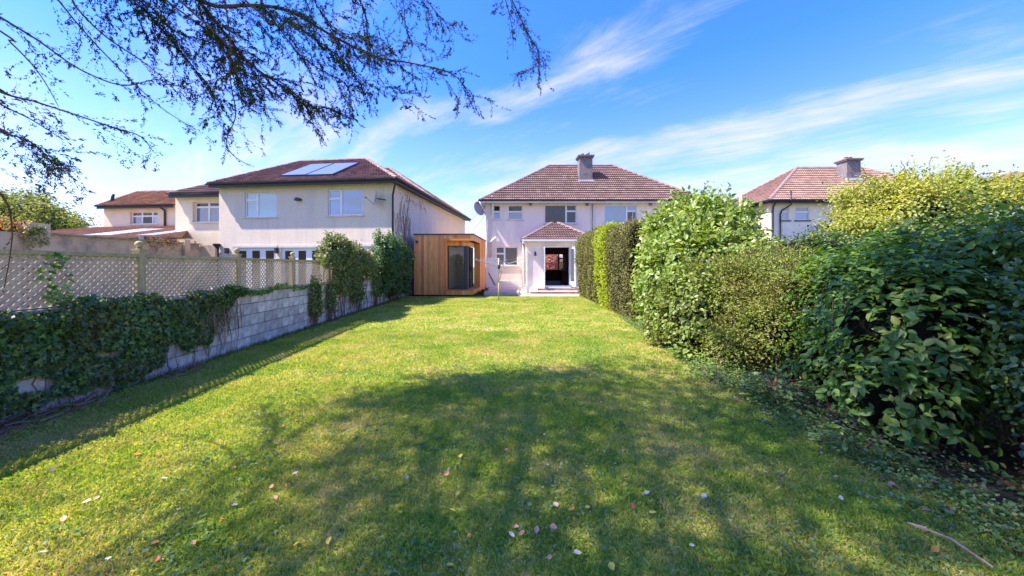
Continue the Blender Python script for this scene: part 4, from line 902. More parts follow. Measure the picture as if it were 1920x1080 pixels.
L_WILD = leaf_mat('olive_yellow_leaf', [(.08,.13,.025),(.15,.21,.035),(.25,.30,.055),(.36,.36,.09)], .5, .3, .35, patch=(1.6,(.22,.13,.05),.4))
L_BIG = leaf_mat('large_green_leaf', [(.04,.10,.02),(.07,.16,.025),(.11,.22,.03),(.22,.33,.055)], .45, .35, .34)
L_BIGP = leaf_mat('large_single_leaf', [(.04,.10,.02),(.07,.16,.028),(.10,.22,.035),(.20,.33,.055),(.26,.27,.06)], .42, .4, .34, obj_random=True)
L_PRIV = leaf_mat('dark_small_leaf', [(.025,.06,.02),(.045,.10,.025),(.08,.14,.03),(.14,.17,.045)], .4, .4, .3)
L_YEL = leaf_mat('sunlit_yellow_leaf', [(.18,.25,.04),(.28,.34,.06),(.38,.40,.10),(.48,.44,.17)], .5, .3, .4, patch=(.8,(.48,.46,.05),.45))
L_IVY = leaf_mat('ivy_leaf', [(.035,.085,.02),(.06,.14,.03),(.11,.21,.04),(.24,.36,.07)], .4, .4, .3, patch=(2.2,(.16,.13,.05),.45))
L_IVYP = leaf_mat('single_ivy_leaf', [(.04,.10,.03),(.07,.15,.035),(.11,.22,.05),(.22,.34,.08)], .38, .45, .3, obj_random=True)
L_CLIMB = leaf_mat('fence_climber_leaf', [(.08,.14,.03),(.13,.21,.045),(.22,.29,.07),(.33,.29,.11)], .4, .4, .3, patch=(1.7,(.26,.17,.08),.55))
L_FAR = leaf_mat('far_tree_leaf', [(.15,.20,.05),(.24,.28,.07),(.34,.36,.11)], .6, .2, .4)
L_RED = leaf_mat('red_shrub_leaf', [(.6,.06,.10),(.8,.22,.28),(.9,.65,.62),(.40,.5,.10)], .5, .3, .3)
L_COVER = leaf_mat('ground_cover_leaf', [(.07,.15,.035),(.11,.21,.05),(.17,.27,.07),(.26,.32,.13)], .5, .3, .3)
L_CON = leaf_mat('conifer_scale_leaf', [(.018,.032,.010),(.035,.055,.016),(.06,.08,.022),(.11,.095,.035)], .7, .15, .15)

# boundary hedge row on the right, three clipped hedges in line
def box_hedge(name, label, x0, x1, y0, y1, h, mat_, n, size, lean=.35, cat='hedge', group='clipped hedges in the right-hand row'):
    cx, cy = (x0+x1)/2, (y0+y1)/2; t = thing(name, label, cat, (cx,cy,0), 0, group)
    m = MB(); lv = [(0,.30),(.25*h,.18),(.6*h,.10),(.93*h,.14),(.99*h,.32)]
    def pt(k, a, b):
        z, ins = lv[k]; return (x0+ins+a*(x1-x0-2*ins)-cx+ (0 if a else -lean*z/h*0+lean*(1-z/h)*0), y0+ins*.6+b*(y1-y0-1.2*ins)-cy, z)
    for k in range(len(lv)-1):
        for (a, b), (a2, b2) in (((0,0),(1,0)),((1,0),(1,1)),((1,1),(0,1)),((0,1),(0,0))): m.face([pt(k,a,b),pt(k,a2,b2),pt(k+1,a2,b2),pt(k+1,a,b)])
    m.face([pt(4,0,0),pt(4,1,0),pt(4,1,1),pt(4,0,1)]); m.build('shade_core', M_CORE, t)
    u, v, w = RNG.random(n), RNG.random(n), RNG.random(n)
    A1, A2, A3 = (y1-y0)*h, (x1-x0)*h, (x1-x0)*(y1-y0); tot = A1+A2+A3; f = RNG.random(n)
    C = np.zeros((n,3)); O = np.zeros((n,3)); side = f < A1/tot; fr = (f >= A1/tot) & (f < (A1+A2)/tot); top = f >= (A1+A2)/tot
    bul = lambda z: .10+.22*(1-z/h)**2+.14*np.clip((z/h-.85)/.15,0,1)**2
    dep = RNG.uniform(-.10,.10,n)+.06*np.sin(u*(y1-y0)*5)*np.sin(v*h*4)
    C[side] = np.c_[x0+bul(v*h)[side]+dep[side], y0+u[side]*(y1-y0), v[side]*h]; O[side] = (-1,0,.1)
    C[fr] = np.c_[x0+.1+u[fr]*(x1-x0-.1), y0+bul(v*h)[fr]*.6+dep[fr], v[fr]*h]; O[fr] = (0,-1,.1)
    C[top] = np.c_[x0+.15+u[top]*(x1-x0-.2), y0+v[top]*(y1-y0), h+dep[top]*.6-.03+RNG.exponential(.03,top.sum())]; O[top] = (0,0,1)
    C -= np.array([cx,cy,0]); D = O*.7+rdir(n)*.8+np.array([0,0,.25]); N = O+rdir(n)*.7
    leaf_cloud('foliage', mat_, C, RNG.uniform(size*.7,size*1.3,n), D, N, t, 'dia', width=.3)
    return t
box_hedge('clipped_hedge', 'olive-green clipped hedge nearest the house extension', 3.42, 5.2, 14.9, 20.0, 3.18, L_HEDGE, 26000, .06)
box_hedge('golden_hedge', 'narrow bright yellow-green hedge between the olive and the brown clipped hedges', 3.32, 5.0, 13.3, 14.9, 3.10, L_GOLD, 12000, .075)
box_hedge('brown_hedge', 'brownish clipped hedge between the yellow-green hedge and the big glossy bush', 3.34, 5.2, 10.6, 13.3, 2.90, L_BROWN, 24000, .05)
m = MB()
bush('glossy_bush', 'big rounded bush of glossy light green leaves in the middle of the right-hand row', 'bush', [(4.38,8.7,1.62,1.14,1.6,1.50),(3.9,7.8,1.2,1.05,1.1,1.15),(4.35,7.7,1.35,.85,1.0,.95)], L_BAY, 3300, 14, .10, .125, up=.35, droop=.35, nstem=20, width=.33, shell=.78, sprig=150)
bush('low_leafy_bush', 'low yellowish leafy bush at the foot of the big glossy bush', 'bush', [(3.35,6.7,.75,.55,.75,.85),(3.15,7.3,.5,.4,.6,.6)], leaf_mat('lime_leaf', [(.10,.17,.03),(.17,.25,.045),(.25,.31,.07),(.36,.33,.12)], .4, .4, .35), 900, 10, .07, .075, nstem=14, sprig=60)
bush('arching_bush', 'wild olive-yellow bush with arching twigs between glossy bush and large-leaved shrub', 'bush', [(4.15,5.9,.95,.85,.75,.85),(3.7,5.25,.62,.5,.5,.58),(4.7,6.6,1.2,.8,.7,.72),(3.75,5.9,1.0,.45,.4,.42),(4.1,5.2,1.15,.42,.38,.5),(3.45,5.7,.35,.4,.4,.35),(3.8,6.2,1.35,.4,.4,.35)], L_WILD, 2300, 16, .075, .042, nstem=46, droop=.1, shell=.55, coref=.5, lump=.35, width=.3, sprig=170)
bush('dark_backing_hedge', 'dark twiggy hedge rising behind the shrubs on the right', 'hedge', [(6.3,7.6,1.15,1.0,1.6,1.15),(5.7,4.6,1.15,.9,1.6,1.15),(5.3,2.2,1.1,.9,1.6,1.15),(5.1,.4,1.1,.9,1.4,1.1)], L_PRIV, 4200, 12, .09, .05, nstem=60, coref=.86)
# large-leaved shrub: nearest leaves one by one
BIGE = [(4.45,4.4,1.0,.90,1.0,.95),(3.75,3.45,.92,.68,.72,.86),(4.5,3.6,1.25,.72,.8,.72),(3.5,3.25,.42,.52,.55,.50),(3.9,4.3,.45,.6,.6,.5)]
cx, cy = 4.1, 3.7
lsh = thing('large_leaved_shrub', 'dense shrub with large pointed green leaves leaning over the lawn in the right foreground', 'shrub', (cx,cy,0))
L_ = [(e[0]-cx,e[1]-cy,*e[2:]) for e in BIGE]
C, out, cid, mm = ell_clumps(L_, 2300, 1, .01, .62, .22, .1)
# each clump is a leaf whorl of five to seven
reps = 7; cc = np.repeat(C, reps, axis=0); oo = np.repeat(out, reps, axis=0); ph = np.tile(np.arange(reps)*2*math.pi/reps, len(C))+np.repeat(RNG.random(len(C))*6, reps)
ax = oo*.7+np.array([0,0,.45]); ax /= np.linalg.norm(ax,axis=1,keepdims=True); t1 = np.cross(ax, np.array([.3,.2,1.0])); t1 /= np.linalg.norm(t1,axis=1,keepdims=True); t2 = np.cross(ax,t1)
Dl = t1*np.cos(ph)[:,None]+t2*np.sin(ph)[:,None]+ax*RNG.uniform(-.15,.55,len(cc))[:,None]+RNG.normal(0,.15,(len(cc),3)); Nl = ax+RNG.normal(0,.25,(len(cc),3))
cc = cc+ax*RNG.uniform(-.08,.08,len(cc))[:,None]+Dl*.02
camd = np.linalg.norm(cc+np.array([cx,cy,-1.6]), axis=1)-1.2*((oo*(-(cc+np.array([cx,cy,-1.6]))/np.linalg.norm(cc+np.array([cx,cy,-1.6]),axis=1,keepdims=True))).sum(1))
order = np.argsort(camd); near = order[:290]; rest = order[290:]
sz = RNG.uniform(.045,.108,len(cc))
leaf_cloud('foliage', L_BIG, cc[rest], sz[rest], Dl[rest], Nl[rest], lsh, 'leaf', width=.30)
def leaf_mesh(nm, w, curl, mt):
    m = MB(); n = 5; xs = np.linspace(0,1,n+1); wd = [0, .82, 1, .85, .45, 0]
    for s in (-1, 1):
        for i in range(n):
            z = lambda x: -curl*x*x+.02; a, b = xs[i], xs[i+1]; wa_, wb_ = wd[i]*w*s, wd[i+1]*w*s
            p = [(a,0,z(a)),(b,0,z(b)),(b,wb_,z(b)+abs(wb_)*.35),(a,wa_,z(a)+abs(wa_)*.35)]
            p = [q for k, q in enumerate(p) if k == 0 or q != p[k-1]]
            if len(set(p)) > 2: m.face(list(dict.fromkeys(p)))
    m.tube([(-.18,0,.0),(0,0,.02)], .012, 3, cap=False); m.smooth = True
    me = m.mesh(nm); me.materials.append(mt); return me
BL = [leaf_mesh('leaf', .27, .16, L_BIGP), leaf_mesh('leaf', .31, .28, L_BIGP), leaf_mesh('leaf', .23, .08, L_BIGP)]
def frame_matrix(c, d, n, s):
    d = Vector(d).normalized(); n = Vector(n); b = n.cross(d); b = b.normalized() if b.length > 1e-5 else d.orthogonal().normalized(); n = d.cross(b)
    M = Matrix((( d.x,b.x,n.x,0),(d.y,b.y,n.y,0),(d.z,b.z,n.z,0),(0,0,0,1))); return Matrix.Translation(Vector(c))@M@Matrix.Scale(s,4)
for i in near:
    o = bpy.data.objects.new('leaf', BL[i % 3]); COL.objects.link(o); o.parent = lsh; o.matrix_local = frame_matrix(cc[i], Dl[i], Nl[i], float(sz[i])*1.08)
core('shade_core', L_, lsh, f=.66); stems(lsh, L_, 30, .014)
# right foreground: small-leaved privet with bare stems
bush('small_leaved_hedge', 'dark small-leaved hedge with bare stems at the right edge of the photo', 'hedge', [(4.35,2.2,.85,.95,1.1,.95),(4.7,2.6,1.5,.8,1.1,.62),(3.9,1.6,.55,.75,.8,.65)], leaf_mat('privet_leaf', [(.03,.07,.02),(.05,.11,.025),(.08,.15,.035),(.15,.24,.06)], .35, .5, .3), 2500, 12, .08, .045, nstem=50, coref=.62, shell=.66, sprig=80)
bush('lime_sapling', 'lime-green broad-leaved sapling top poking above the hedge at far right', 'shrub', [(4.75,3.1,1.62,.7,.6,.38)], leaf_mat('lime_broad_leaf', [(.08,.17,.03),(.13,.25,.04),(.20,.34,.05)], .4, .4, .4), 240, 7, .07, .085, nstem=14, shadecore=False, width=.36)
# sunlit tree behind
yt = bush('yellow_green_tree', 'sunlit yellow-green tree spreading behind the hedge on the right', 'tree', [(9.9,9.3,2.7,1.5,1.3,1.08),(11.6,9.5,2.75,1.9,1.3,1.15),(8.5,8.9,2.0,.75,.9,.85),(13.6,9.6,2.6,1.4,1.2,.9)], L_YEL, 4600, 12, .11, .07, nstem=18, sprig=160, coref=.7, lump=.3, stem_mat=M_BARK, width=.38)
m = MB(); CC = []
for (x, y, h) in ((8.5,9,.7),(9.4,9.1,.85),(10.5,9.2,1.05),(11.2,9.1,.8),(12.2,9.3,.6),(9.0,9,.5),(12.9,9.3,.5)):
    b = Vector((x-10.725+0, y-9.325, 3.35)); p = b; pts = [b]
    for k in range(7): p = p+Vector((random.uniform(-.06,.08),random.uniform(-.05,.05),h/7)); pts.append(p); CC += [tuple(p+Vector((random.gauss(0,.05),random.gauss(0,.05),random.gauss(0,.05)))) for _ in range(9-k)]
    m.tube(pts, .008, 4, cap=False)
tag(m.build('shoots', M_TWIG, yt), kind='stuff'); CC = np.array(CC); D, N = orient(rdir(len(CC))); leaf_cloud('shoot_leaves', L_YEL, CC, .07, D, N, yt, 'leaf')

# distant trees on the left, small shrubs
def tree(label, x, y, h, r, mat_, n=900, size=.2, rz=None, name='tree', cat='tree', group=None):
    ells = [(x,y,h*.62,r,r*.9,h*.36),(x-r*.5,y,h*.5,r*.7,r*.7,h*.25),(x+r*.55,y,h*.52,r*.65,r*.6,h*.24)]
    t = bush(name, label, cat, ells, mat_, n, 14, .24, size, group, nstem=0, coref=.55, lump=.3, shell=.6)
    t.location = (x, y, 0)
    for ch in t.children: ch.location = (np.mean([e[0] for e in ells])-x, np.mean([e[1] for e in ells])-y, 0)
    m = MB(); m.tube([(0,0,0),(.1,0,h*.3),(0,.1,h*.6)], [.22,.17,.08], 8)
    for k in range(6): a = k*1.05; m.tube([(0,.05,h*.3),(math.cos(a)*r*.5,math.sin(a)*r*.5,h*.65)], [.09,.02], 5)
    m.build('trunk', M_BARK, t); return t
tree('light green tree beyond the beige wall at far left', -41.0, 30, 8.0, 4.2, L_FAR, 1500, .21)
tree('second light green tree at the left edge behind the beige wall', -45, 31, 7.2, 4.0, L_FAR, 800, .21)
bush('rust_shrub', 'rust-tinged shrub leaning over the beige wall at the left edge', 'shrub', [(-17.0,12.2,2.7,.7,.6,.45)], leaf_mat('rusty_leaf', [(.12,.22,.03),(.30,.30,.05),(.45,.20,.08),(.5,.12,.06)], .5,.3,.3), 160, 12, .1, .08, nstem=5)
bush('wall_creeper', 'green creeper hanging over the beige wall beside its pier', 'climbing plant', [(-16.1,12.3,2.55,.10,.30,.45)], L_CLIMB, 60, 9, .05, .06, nstem=0, shadecore=False)
tr = thing('trough_plant', 'red and green trailing plant on top of the beige wall by the cream house', 'plant', (-16.45,16.9,2.75))
n = 500; q = RNG.random((n,1)); Cq = np.c_[RNG.normal(0,.12,n)+.12, RNG.uniform(-.75,.75,n), .16-RNG.exponential(.16,n)]; D, N = orient(np.tile([1.,0,-.3],(n,1)), .6); leaf_cloud('foliage', leaf_mat('red_trailing_leaf', [(.45,.06,.03),(.5,.14,.05),(.35,.25,.05),(.2,.3,.05)], .5,.3,.3), Cq, .07, D, N, tr, 'dia')
m = MB(); m.box(-.1,.12,-.8,.8,.06,.2); m.build('trough', M_CHIM, tr)
bush('red_shrub', 'red and pink flowering shrub in the front garden seen through the open porch door', 'shrub', [(3.4,36.5,1.9,1.5,.9,1.5)], L_RED, 900, 12, .12, .11, nstem=8, coref=.5)
bush('front_hedge', 'bright green hedge seen through the far window of the pink house', 'hedge', [(5.2,39,1.0,3.5,.9,1.6),(1.2,39,1.0,2.5,.9,1.4)], L_GOLD, 900, 10, .14, .13, nstem=0)
cs = thing('potted_conifer', 'tiny dark conifer tip showing above the garden room roof', 'conifer', (-4.7,26.0,0))
m = MB(); m.tube([(0,0,0),(0,0,3.8)], [.05,.01], 6); m.build('trunk', M_BARK, cs); n = 1500; z = RNG.uniform(.4,3.85,n); a = RNG.random(n)*6.28; r = (3.9-z)*.16*RNG.random(n); Cq = np.c_[r*np.cos(a), r*np.sin(a), z]
leaf_cloud('foliage', L_PRIV, Cq, .14, np.c_[np.cos(a),np.sin(a),-.3*np.ones(n)], rdir(n), cs, 'dia')

# ------------------------------------------------------------------ ivy over the near wall, climbers on the far fence (wall frame)
def wl2w(C):
    C = np.asarray(C); c, s = math.cos(WA), math.sin(WA); return C
iv = thing('ivy', 'thick dark green ivy hanging over the near end of the block wall', 'ivy', (-4.88,0,0), WA)
n = 24000; y = RNG.uniform(-1.6,7.0,n); u = RNG.random(n)
zt_ = 1.13+.05*np.sin(y*3.1)+.04*np.sin(y*7.7); zb_ = np.interp(y, [-2,2.2,2.8,3.2,3.7,4.4,5.1,5.5,6.0,6.4,6.8,7.0], [.15,.18,.36,.22,.12,.20,.14,.40,.25,.62,.98,1.06])+.08*np.sin(y*5)+.05*np.sin(y*13); zb_ = np.where(y < 5.3, zb_*.62, zb_)
z = zb_+(zt_-zb_)*(1-u**1.2); thick = .05+.13*np.clip((z-zb_)/(zt_-zb_),0,1)**.7*(.75+.25*np.sin(y*2.3+z*4)); thick *= np.interp(y,[5.8,6.9],[1,.35])
x = thick*RNG.uniform(.35,1.05,n)+.01; sp = RNG.random(n) < .16; x = np.where(sp, RNG.uniform(-.24,.12,n), x); z = np.where(sp, zt_+RNG.uniform(-.03,.07,n), z)
hole = (np.sin(y*4.3+1)*np.sin(z*9+y*2) > .72) & (z < .55); keep = ~hole
Cq = np.c_[x,y,z][keep]; n = len(Cq); O = np.tile([1.,0,.1],(n,1)); O[Cq[:,2] > 1.08] = (.35,0,1)
D = rdir(n)*.75+np.array([.25,0,-.75]); N = O+rdir(n)*.55; sz = RNG.uniform(.034,.066,n)
score = np.hypot(Cq[:,1]-2.0, 0)-Cq[:,0]*6; cand = np.where(Cq[:,1] > 2.6)[0]; order = cand[np.argsort(score[cand])]; near = order[:280]; msk = np.ones(n,bool); msk[near] = False
leaf_cloud('foliage', L_IVY, Cq[msk], sz[msk], D[msk], N[msk], iv, 'ivy')
def ivy_mesh():
    m = MB(); P = [(0,0,0),(-.12,-.40,.03),(.12,-.38,.03),(.28,-.54,.0),(.40,-.27,.04),(.98,0,-.06),(.40,.27,.04),(.28,.54,.0),(.12,.38,.03),(-.12,.40,.03)]
    for i in range(1, len(P)-1): m.face([P[0],P[i],P[i+1]])
    me = m.mesh('leaf'); me.materials.append(L_IVYP); return me
IM = ivy_mesh()
for i in near:
    o = bpy.data.objects.new('leaf', IM); COL.objects.link(o); o.parent = iv; o.matrix_local = frame_matrix(Cq[i]+np.array([.015,0,0]), D[i], N[i]+np.array([.6,0,0]), float(sz[i])*1.15)
m = MB(); rr = random.Random(11)
for k in range(80):
    y = rr.uniform(.5,7.0); z0_ = rr.uniform(.0,.5); p = Vector((.03,y,z0_)); pts = [p]
    for i in range(6): p = p+Vector((rr.uniform(-.02,.03),rr.uniform(-.05,.05),rr.uniform(.06,.16))); p.x = max(.015,p.x); pts.append(p)
    m.tube(pts, rr.uniform(.003,.008), 4, cap=False)
for k in range(110):                                        # dry hanging growth at the thin far end
    y = rr.uniform(5.9,6.75); z0_ = rr.uniform(.7,1.05); p = Vector((rr.uniform(.03,.14),y,z0_)); pts = [p]
    for i in range(5): p = p+Vector((rr.uniform(-.015,.02),rr.uniform(-.05,.05),-rr.uniform(.03,.11))); p.x = max(.015,p.x); pts.append(p)
    m.tube(pts, .0025, 3, cap=False)
m.build('dry_stems', M_TWIGH, iv)
# tendrils running along the coping and up the trellis
n = 700; y = RNG.uniform(6.6,9.6,n); Cq = np.c_[.03+.03*RNG.random(n), y, 1.12+.05*np.sin(y*4)+RNG.normal(0,.03,n)]; kp = RNG.random(n) < np.interp(y,[6.6,7.6,9.6],[1,.5,.15]); Cq = Cq[kp]
sp2 = []
for (yy, z1_) in ((4.05,1.75),(4.12,1.6),(3.35,1.45)):
    for k in range(26): sp2.append((-.02+random.gauss(0,.02), yy+random.gauss(0,.07), random.uniform(1.15,z1_)))
Cq = np.vstack([Cq, np.array(sp2)]); D = rdir(len(Cq))+np.array([.3,0,-.3]); N = np.array([1.,0,.2])+rdir(len(Cq))*.5
leaf_cloud('tendril_leaves', leaf_mat('lit_ivy_leaf', [(.06,.15,.03),(.12,.24,.05),(.22,.36,.08)], .35,.5,.35), Cq, .062, D, N, iv, 'ivy')
def climber(label, blobs, mat_, n, size, seed, name='ivy_climber', nst=30, holes=0.0):
    t = thing(name, label, 'climbing plant', (-4.88,0,0), WA)
    C, out, cid, mm = ell_clumps(blobs, n, 11, .06, .6, .28, .03); D, N = orient(out, .45, up=.3); cr = RNG.random(mm)[cid]
    C[:,0] = np.where(C[:,2] < 1.1, np.maximum(C[:,0], .02+RNG.random(len(C))*.05), C[:,0])
    leaf_cloud('foliage', mat_, C, RNG.uniform(size*.7,size*1.3,len(C)), D, N, t, 'leaf', np.clip(.5*cr+.5*RNG.random(len(C)),0,1))
    m = MB(); rr = random.Random(seed)
    for k in range(nst):
        b = rr.choice(blobs); y = b[1]+rr.uniform(-.8,.8)*b[4]; p = Vector((.03,y,0)); pts = [p]; top = b[2]+b[5]*.7
        while p.z < top: p = p+Vector((rr.uniform(-.02,.03),rr.uniform(-.1,.1),rr.uniform(.1,.3))); p.x = min(max(.02,p.x),.2); pts.append(p)
        m.tube(pts, rr.uniform(.005,.012), 4, cap=False)
    m.build('stems', M_TWIGR, t); return t
climber('shaggy climber mounded over the trellis, first mass left of the garden room', [(.02,11.2,1.95,.28,1.05,.55),(.08,11.6,1.1,.20,.85,.55),(-.02,12.8,1.75,.25,.9,.50),(.06,12.6,.85,.12,.45,.75),(.05,13.7,1.5,.16,.6,.5)], L_CLIMB, 1900, .075, 21)
climber('dense dark climber filling the corner between trellis and garden room', [(.12,16.0,2.0,.50,1.5,.95),(.15,17.3,1.7,.60,1.3,1.2),(.12,15.9,.9,.38,1.1,.85),(.18,17.4,.7,.5,1.2,.75)], leaf_mat('corner_climber_leaf', [(.035,.08,.022),(.06,.13,.03),(.10,.18,.045),(.17,.23,.07)], .4,.4,.3), 3000, .075, 22)
climber('thin straggling strand of climber down the block wall', [(.04,9.7,.62,.05,.20,.6)], L_CLIMB, 260, .06, 23, nst=16)
climber('second straggling climber strand with brown stems on the block wall', [(.04,10.6,.6,.04,.16,.55)], L_CLIMB, 110, .06, 24, nst=20)
climber('patchy climber strand low on the wall just left of the dense dark climber', [(.05,14.6,.8,.07,.35,.7)], L_CLIMB, 140, .06, 25, nst=14)

# ------------------------------------------------------------------ conifer reaching over from the left
con = thing('conifer_tree', 'conifer with drooping dark sprays reaching over the lawn from the upper left', 'tree', (-5.6,-3.2,0))
CO = Vector((-5.6,-3.2,0))
m = MB(); m.smooth = True; m.tube([(0,0,0),(.1,.1,2.5),(.1,.2,5),(.3,.3,9),(.2,.3,16)], [.42,.36,.30,.22,.05], 14); m.build('trunk', M_BARK, con)
limbs = []   # (points in photo pixels, distance) of the limbs in view
vis = [
 ([(-60,-190),(60,-60),(150,50),(225,130),(300,200),(362,240)], 4.2, .65),
 ([(-150,-60),(0,32),(70,75),(150,130),(230,160),(300,150),(340,182)], 3.8, .6),
 ([(-90,120),(0,172),(70,192),(150,218),(215,240),(262,255),(288,285)], 3.5, .6),
 ([(-90,200),(0,247),(50,262),(85,290),(104,318)], 3.4, .8),
 ([(-90,140),(0,195),(60,225),(118,262)], 3.6, .5),
 ([(-60,20),(20,80),(75,140),(110,200)], 3.9, .4),
 ([(260,-230),(300,-90),(372,0),(420,60),(470,120),(540,170),(585,212)], 4.6, 1.5),
 ([(300,-200),(355,-30),(400,10),(470,10),(540,20),(620,65),(700,105),(780,120),(850,140),(884,182)], 4.9, 1.5),
 ([(470,10),(540,40),(600,80),(640,110),(680,150),(760,190)], 4.7, 1.2),
 ([(560,-160),(620,-60),(680,10),(690,70),(710,105),(738,95)], 5.1, 1.0),
 ([(640,-180),(700,-60),(752,-10),(760,50),(775,80)], 5.2, .9),
 ([(700,-180),(760,-60),(800,0),(835,40),(858,42)], 5.0, .8),
 ([(860,-200),(915,-80),(960,0),(985,55),(1008,95),(1003,125),(975,135)], 5.3, .9),
 ([(880,-200),(920,-90),(945,-10),(960,50),(962,90)], 5.2, .4),
 ([(300,-120),(400,-60),(430,60),(432,150),(442,215),(425,262),(436,290),(470,312)], 4.3, .6),
 ([(380,40),(430,110),(455,160),(480,185)], 4.4, 1.2),
 ([(150,-150),(230,-30),(290,40),(350,110),(395,170),(410,215)], 4.3, 1.3),
 ([(200,-120),(300,-10),(390,60),(450,130),(520,150),(570,190),(620,205)], 4.5, 1.3),
 ([(420,-100),(500,20),(560,100),(600,130),(650,160),(655,200)], 4.7, 1.2),
 ([(60,-100),(140,10),(200,70),(260,110),(330,160),(370,150)], 4.0, .7),
 ([(-160,240),(-40,330),(8,372),(22,420),(20,470),(8,540)], 3.1, .35),
 ([(100,-180),(200,-60),(280,10),(330,60),(400,80),(450,95)], 4.3, 1.2),
 ([(500,-180),(560,-60),(600,20),(640,60),(700,70)], 4.9, 1.1),
]
mb = MB(); mt = MB(); tufC = []; tufD = []; tufS = []
def smooth(pts, k=5):
    out = []
    P = [pts[0]]+pts+[pts[-1]]
    for i in range(1, len(P)-2):
        for j in range(k):
            t = j/k; a, b, c, d = P[i-1], P[i], P[i+1], P[i+2]
            out.append(.5*((2*b)+(c-a)*t+(2*a-5*b+4*c-d)*t*t+(3*b-a-3*c+d)*t*t*t))
    out.append(pts[-1]); return out
rr = random.Random(99)
def spray(p, d, L, dens, lvl=0):
    """a drooping branchlet clothed in scale-leaf tufts"""
    pts = [p]; n = max(4, int(L/.045)); dd = d.normalized()
    for i in range(n):
        dd = (dd+Vector((rr.gauss(0,.10),rr.gauss(0,.10),rr.gauss(0,.07)-.035))).normalized(); pts.append(pts[-1]+dd*L/n)
    mt.tube(pts, [.0042*(1-.7*i/n) if lvl else .006*(1-.7*i/n) for i in range(len(pts))], 3, cap=False)
    for i in range(1, len(pts)):
        k = rr.random() < .92
        if k:
            for _ in range(int(7*dens+rr.random())):
                q = pts[i].lerp(pts[i-1],rr.random())+Vector((rr.gauss(0,.005),rr.gauss(0,.005),rr.gauss(0,.005)))
                tufC.append(q-CO); tufD.append((pts[i]-pts[i-1]).normalized()*1.0+Vector((rr.gauss(0,.42),rr.gauss(0,.42),rr.gauss(0,.42)))); tufS.append(rr.uniform(.014,.036))
        if lvl < 2 and i > 1 and rr.random() < (.30 if lvl == 0 else .22):
            s = dd+Vector((rr.gauss(0,.6),rr.gauss(0,.6),rr.gauss(0,.5)-.1)); spray(pts[i], s, L*rr.uniform(.28,.5), dens, lvl+1)
for pts, Yd, dens in vis:
    P = []
    for k, (x, y) in enumerate(pts):
        P.append(G(x, y, Yd*(.80+.28*k/(len(pts)-1))+rr.uniform(-.05,.05)))
    root = Vector((P[0].x*.8-1.6, P[0].y-2.3, P[0].z+.9)); P = [CO+Vector((.2,.2,min(7.5,root.z))), root]+P
    Q = smooth(P, 6); n = len(Q)
    thick = dens >= 1.5
    mb.tube([q-CO for q in Q], [(.030 if thick else .009)*(1-i/n)**.9+.003 for i in range(n)], 6, cap=False)
    for i in range(14, n):
        seg = (Q[i]-Q[i-1]); f = i/n
        for _ in range(2 if dens > .7 else 1):
            if rr.random() < .85*min(dens,1):
                side = seg.normalized()*1.0+Vector((rr.gauss(0,.45),rr.gauss(0,.45),rr.gauss(-.15,.35)))
                spray(Q[i], side, rr.uniform(.18,.55)*(.6+.45*dens)*(1.2-f*.5), dens*.9)
        for _ in range(int(4*dens)):
            tufC.append(Q[i]-CO+Vector((rr.gauss(0,.012),rr.gauss(0,.012),rr.gauss(0,.012)))); tufD.append(seg.normalized()+Vector((rr.gauss(0,.5),rr.gauss(0,.5),rr.gauss(0,.5)))); tufS.append(rr.uniform(.02,.045))
mb.build('limbs', M_BARK, con); mt.build('twigs', M_TWIG, con)
leaf_cloud('foliage', L_CON, [tuple(c) for c in tufC], tufS, [tuple(d) for d in tufD], rdir(len(tufC)), con, 'dia', width=.17)
# the rest of its crown, above and behind us: dense clumps whose shade falls over the near lawn
def in_poly(x, y, P):
    c = False; j = len(P)-1
    for i in range(len(P)):
        if (P[i][1] > y) != (P[j][1] > y) and x < (P[j][0]-P[i][0])*(y-P[i][1])/(P[j][1]-P[i][1])+P[i][0]: c = not c
        j = i
    return c
SHADE = [(-2.0,-1.5),(-2.1,1.6),(-2.35,2.4),(-2.3,3.0),(-2.3,3.6),(-1.9,4.4),(-1.0,5.2),(0,5.5),(1.2,5.4),(2.6,5.1),(3.4,4.9),(4.8,4.6),(6.2,3.8),(6.4,-1.5)]   # where the shade lies on the lawn
cl = []; k = 0
while len(cl) < 1250 and k < 60000:
    k += 1; gx, gy, z = rr.uniform(-5,6.8), rr.uniform(-1.8,5.9), rr.uniform(9.3,12.0)
    jx, jy = gx+rr.gauss(0,.16), gy+rr.gauss(0,.16)
    if not in_poly(jx, jy, SHADE): continue
    if gx < -1.6 and math.sin(gx*3.1+gy*1.7)*math.sin(gy*3.7-gx*1.2) > .05: continue   # gaps in the thin outer side
    cl.append((gx-z/1.4, gy-z*.2/1.4, z))
cl = np.array(cl); per = 40; n = len(cl)*per
Cq = np.repeat(cl,per,axis=0)+RNG.normal(0,1,(n,3))*np.array([.24,.24,.12])-np.array([CO.x,CO.y,0]); D = rdir(n)+np.array([.4,.2,-.5])
leaf_cloud('crown', L_CON, Cq, RNG.uniform(.07,.15,n), D, rdir(n), con, 'dia', width=.26)
m = MB()
for i in range(0, len(cl), 16):
    p = Vector(cl[i])-CO; b = Vector((.2,.2,max(6.0,p.z-2.6))); mid = b.lerp(p,.5)+Vector((0,0,.25)); m.tube([b,mid,p], [.03,.018,.006], 5, cap=False)
m.build('crown_limbs', M_BARK, con)

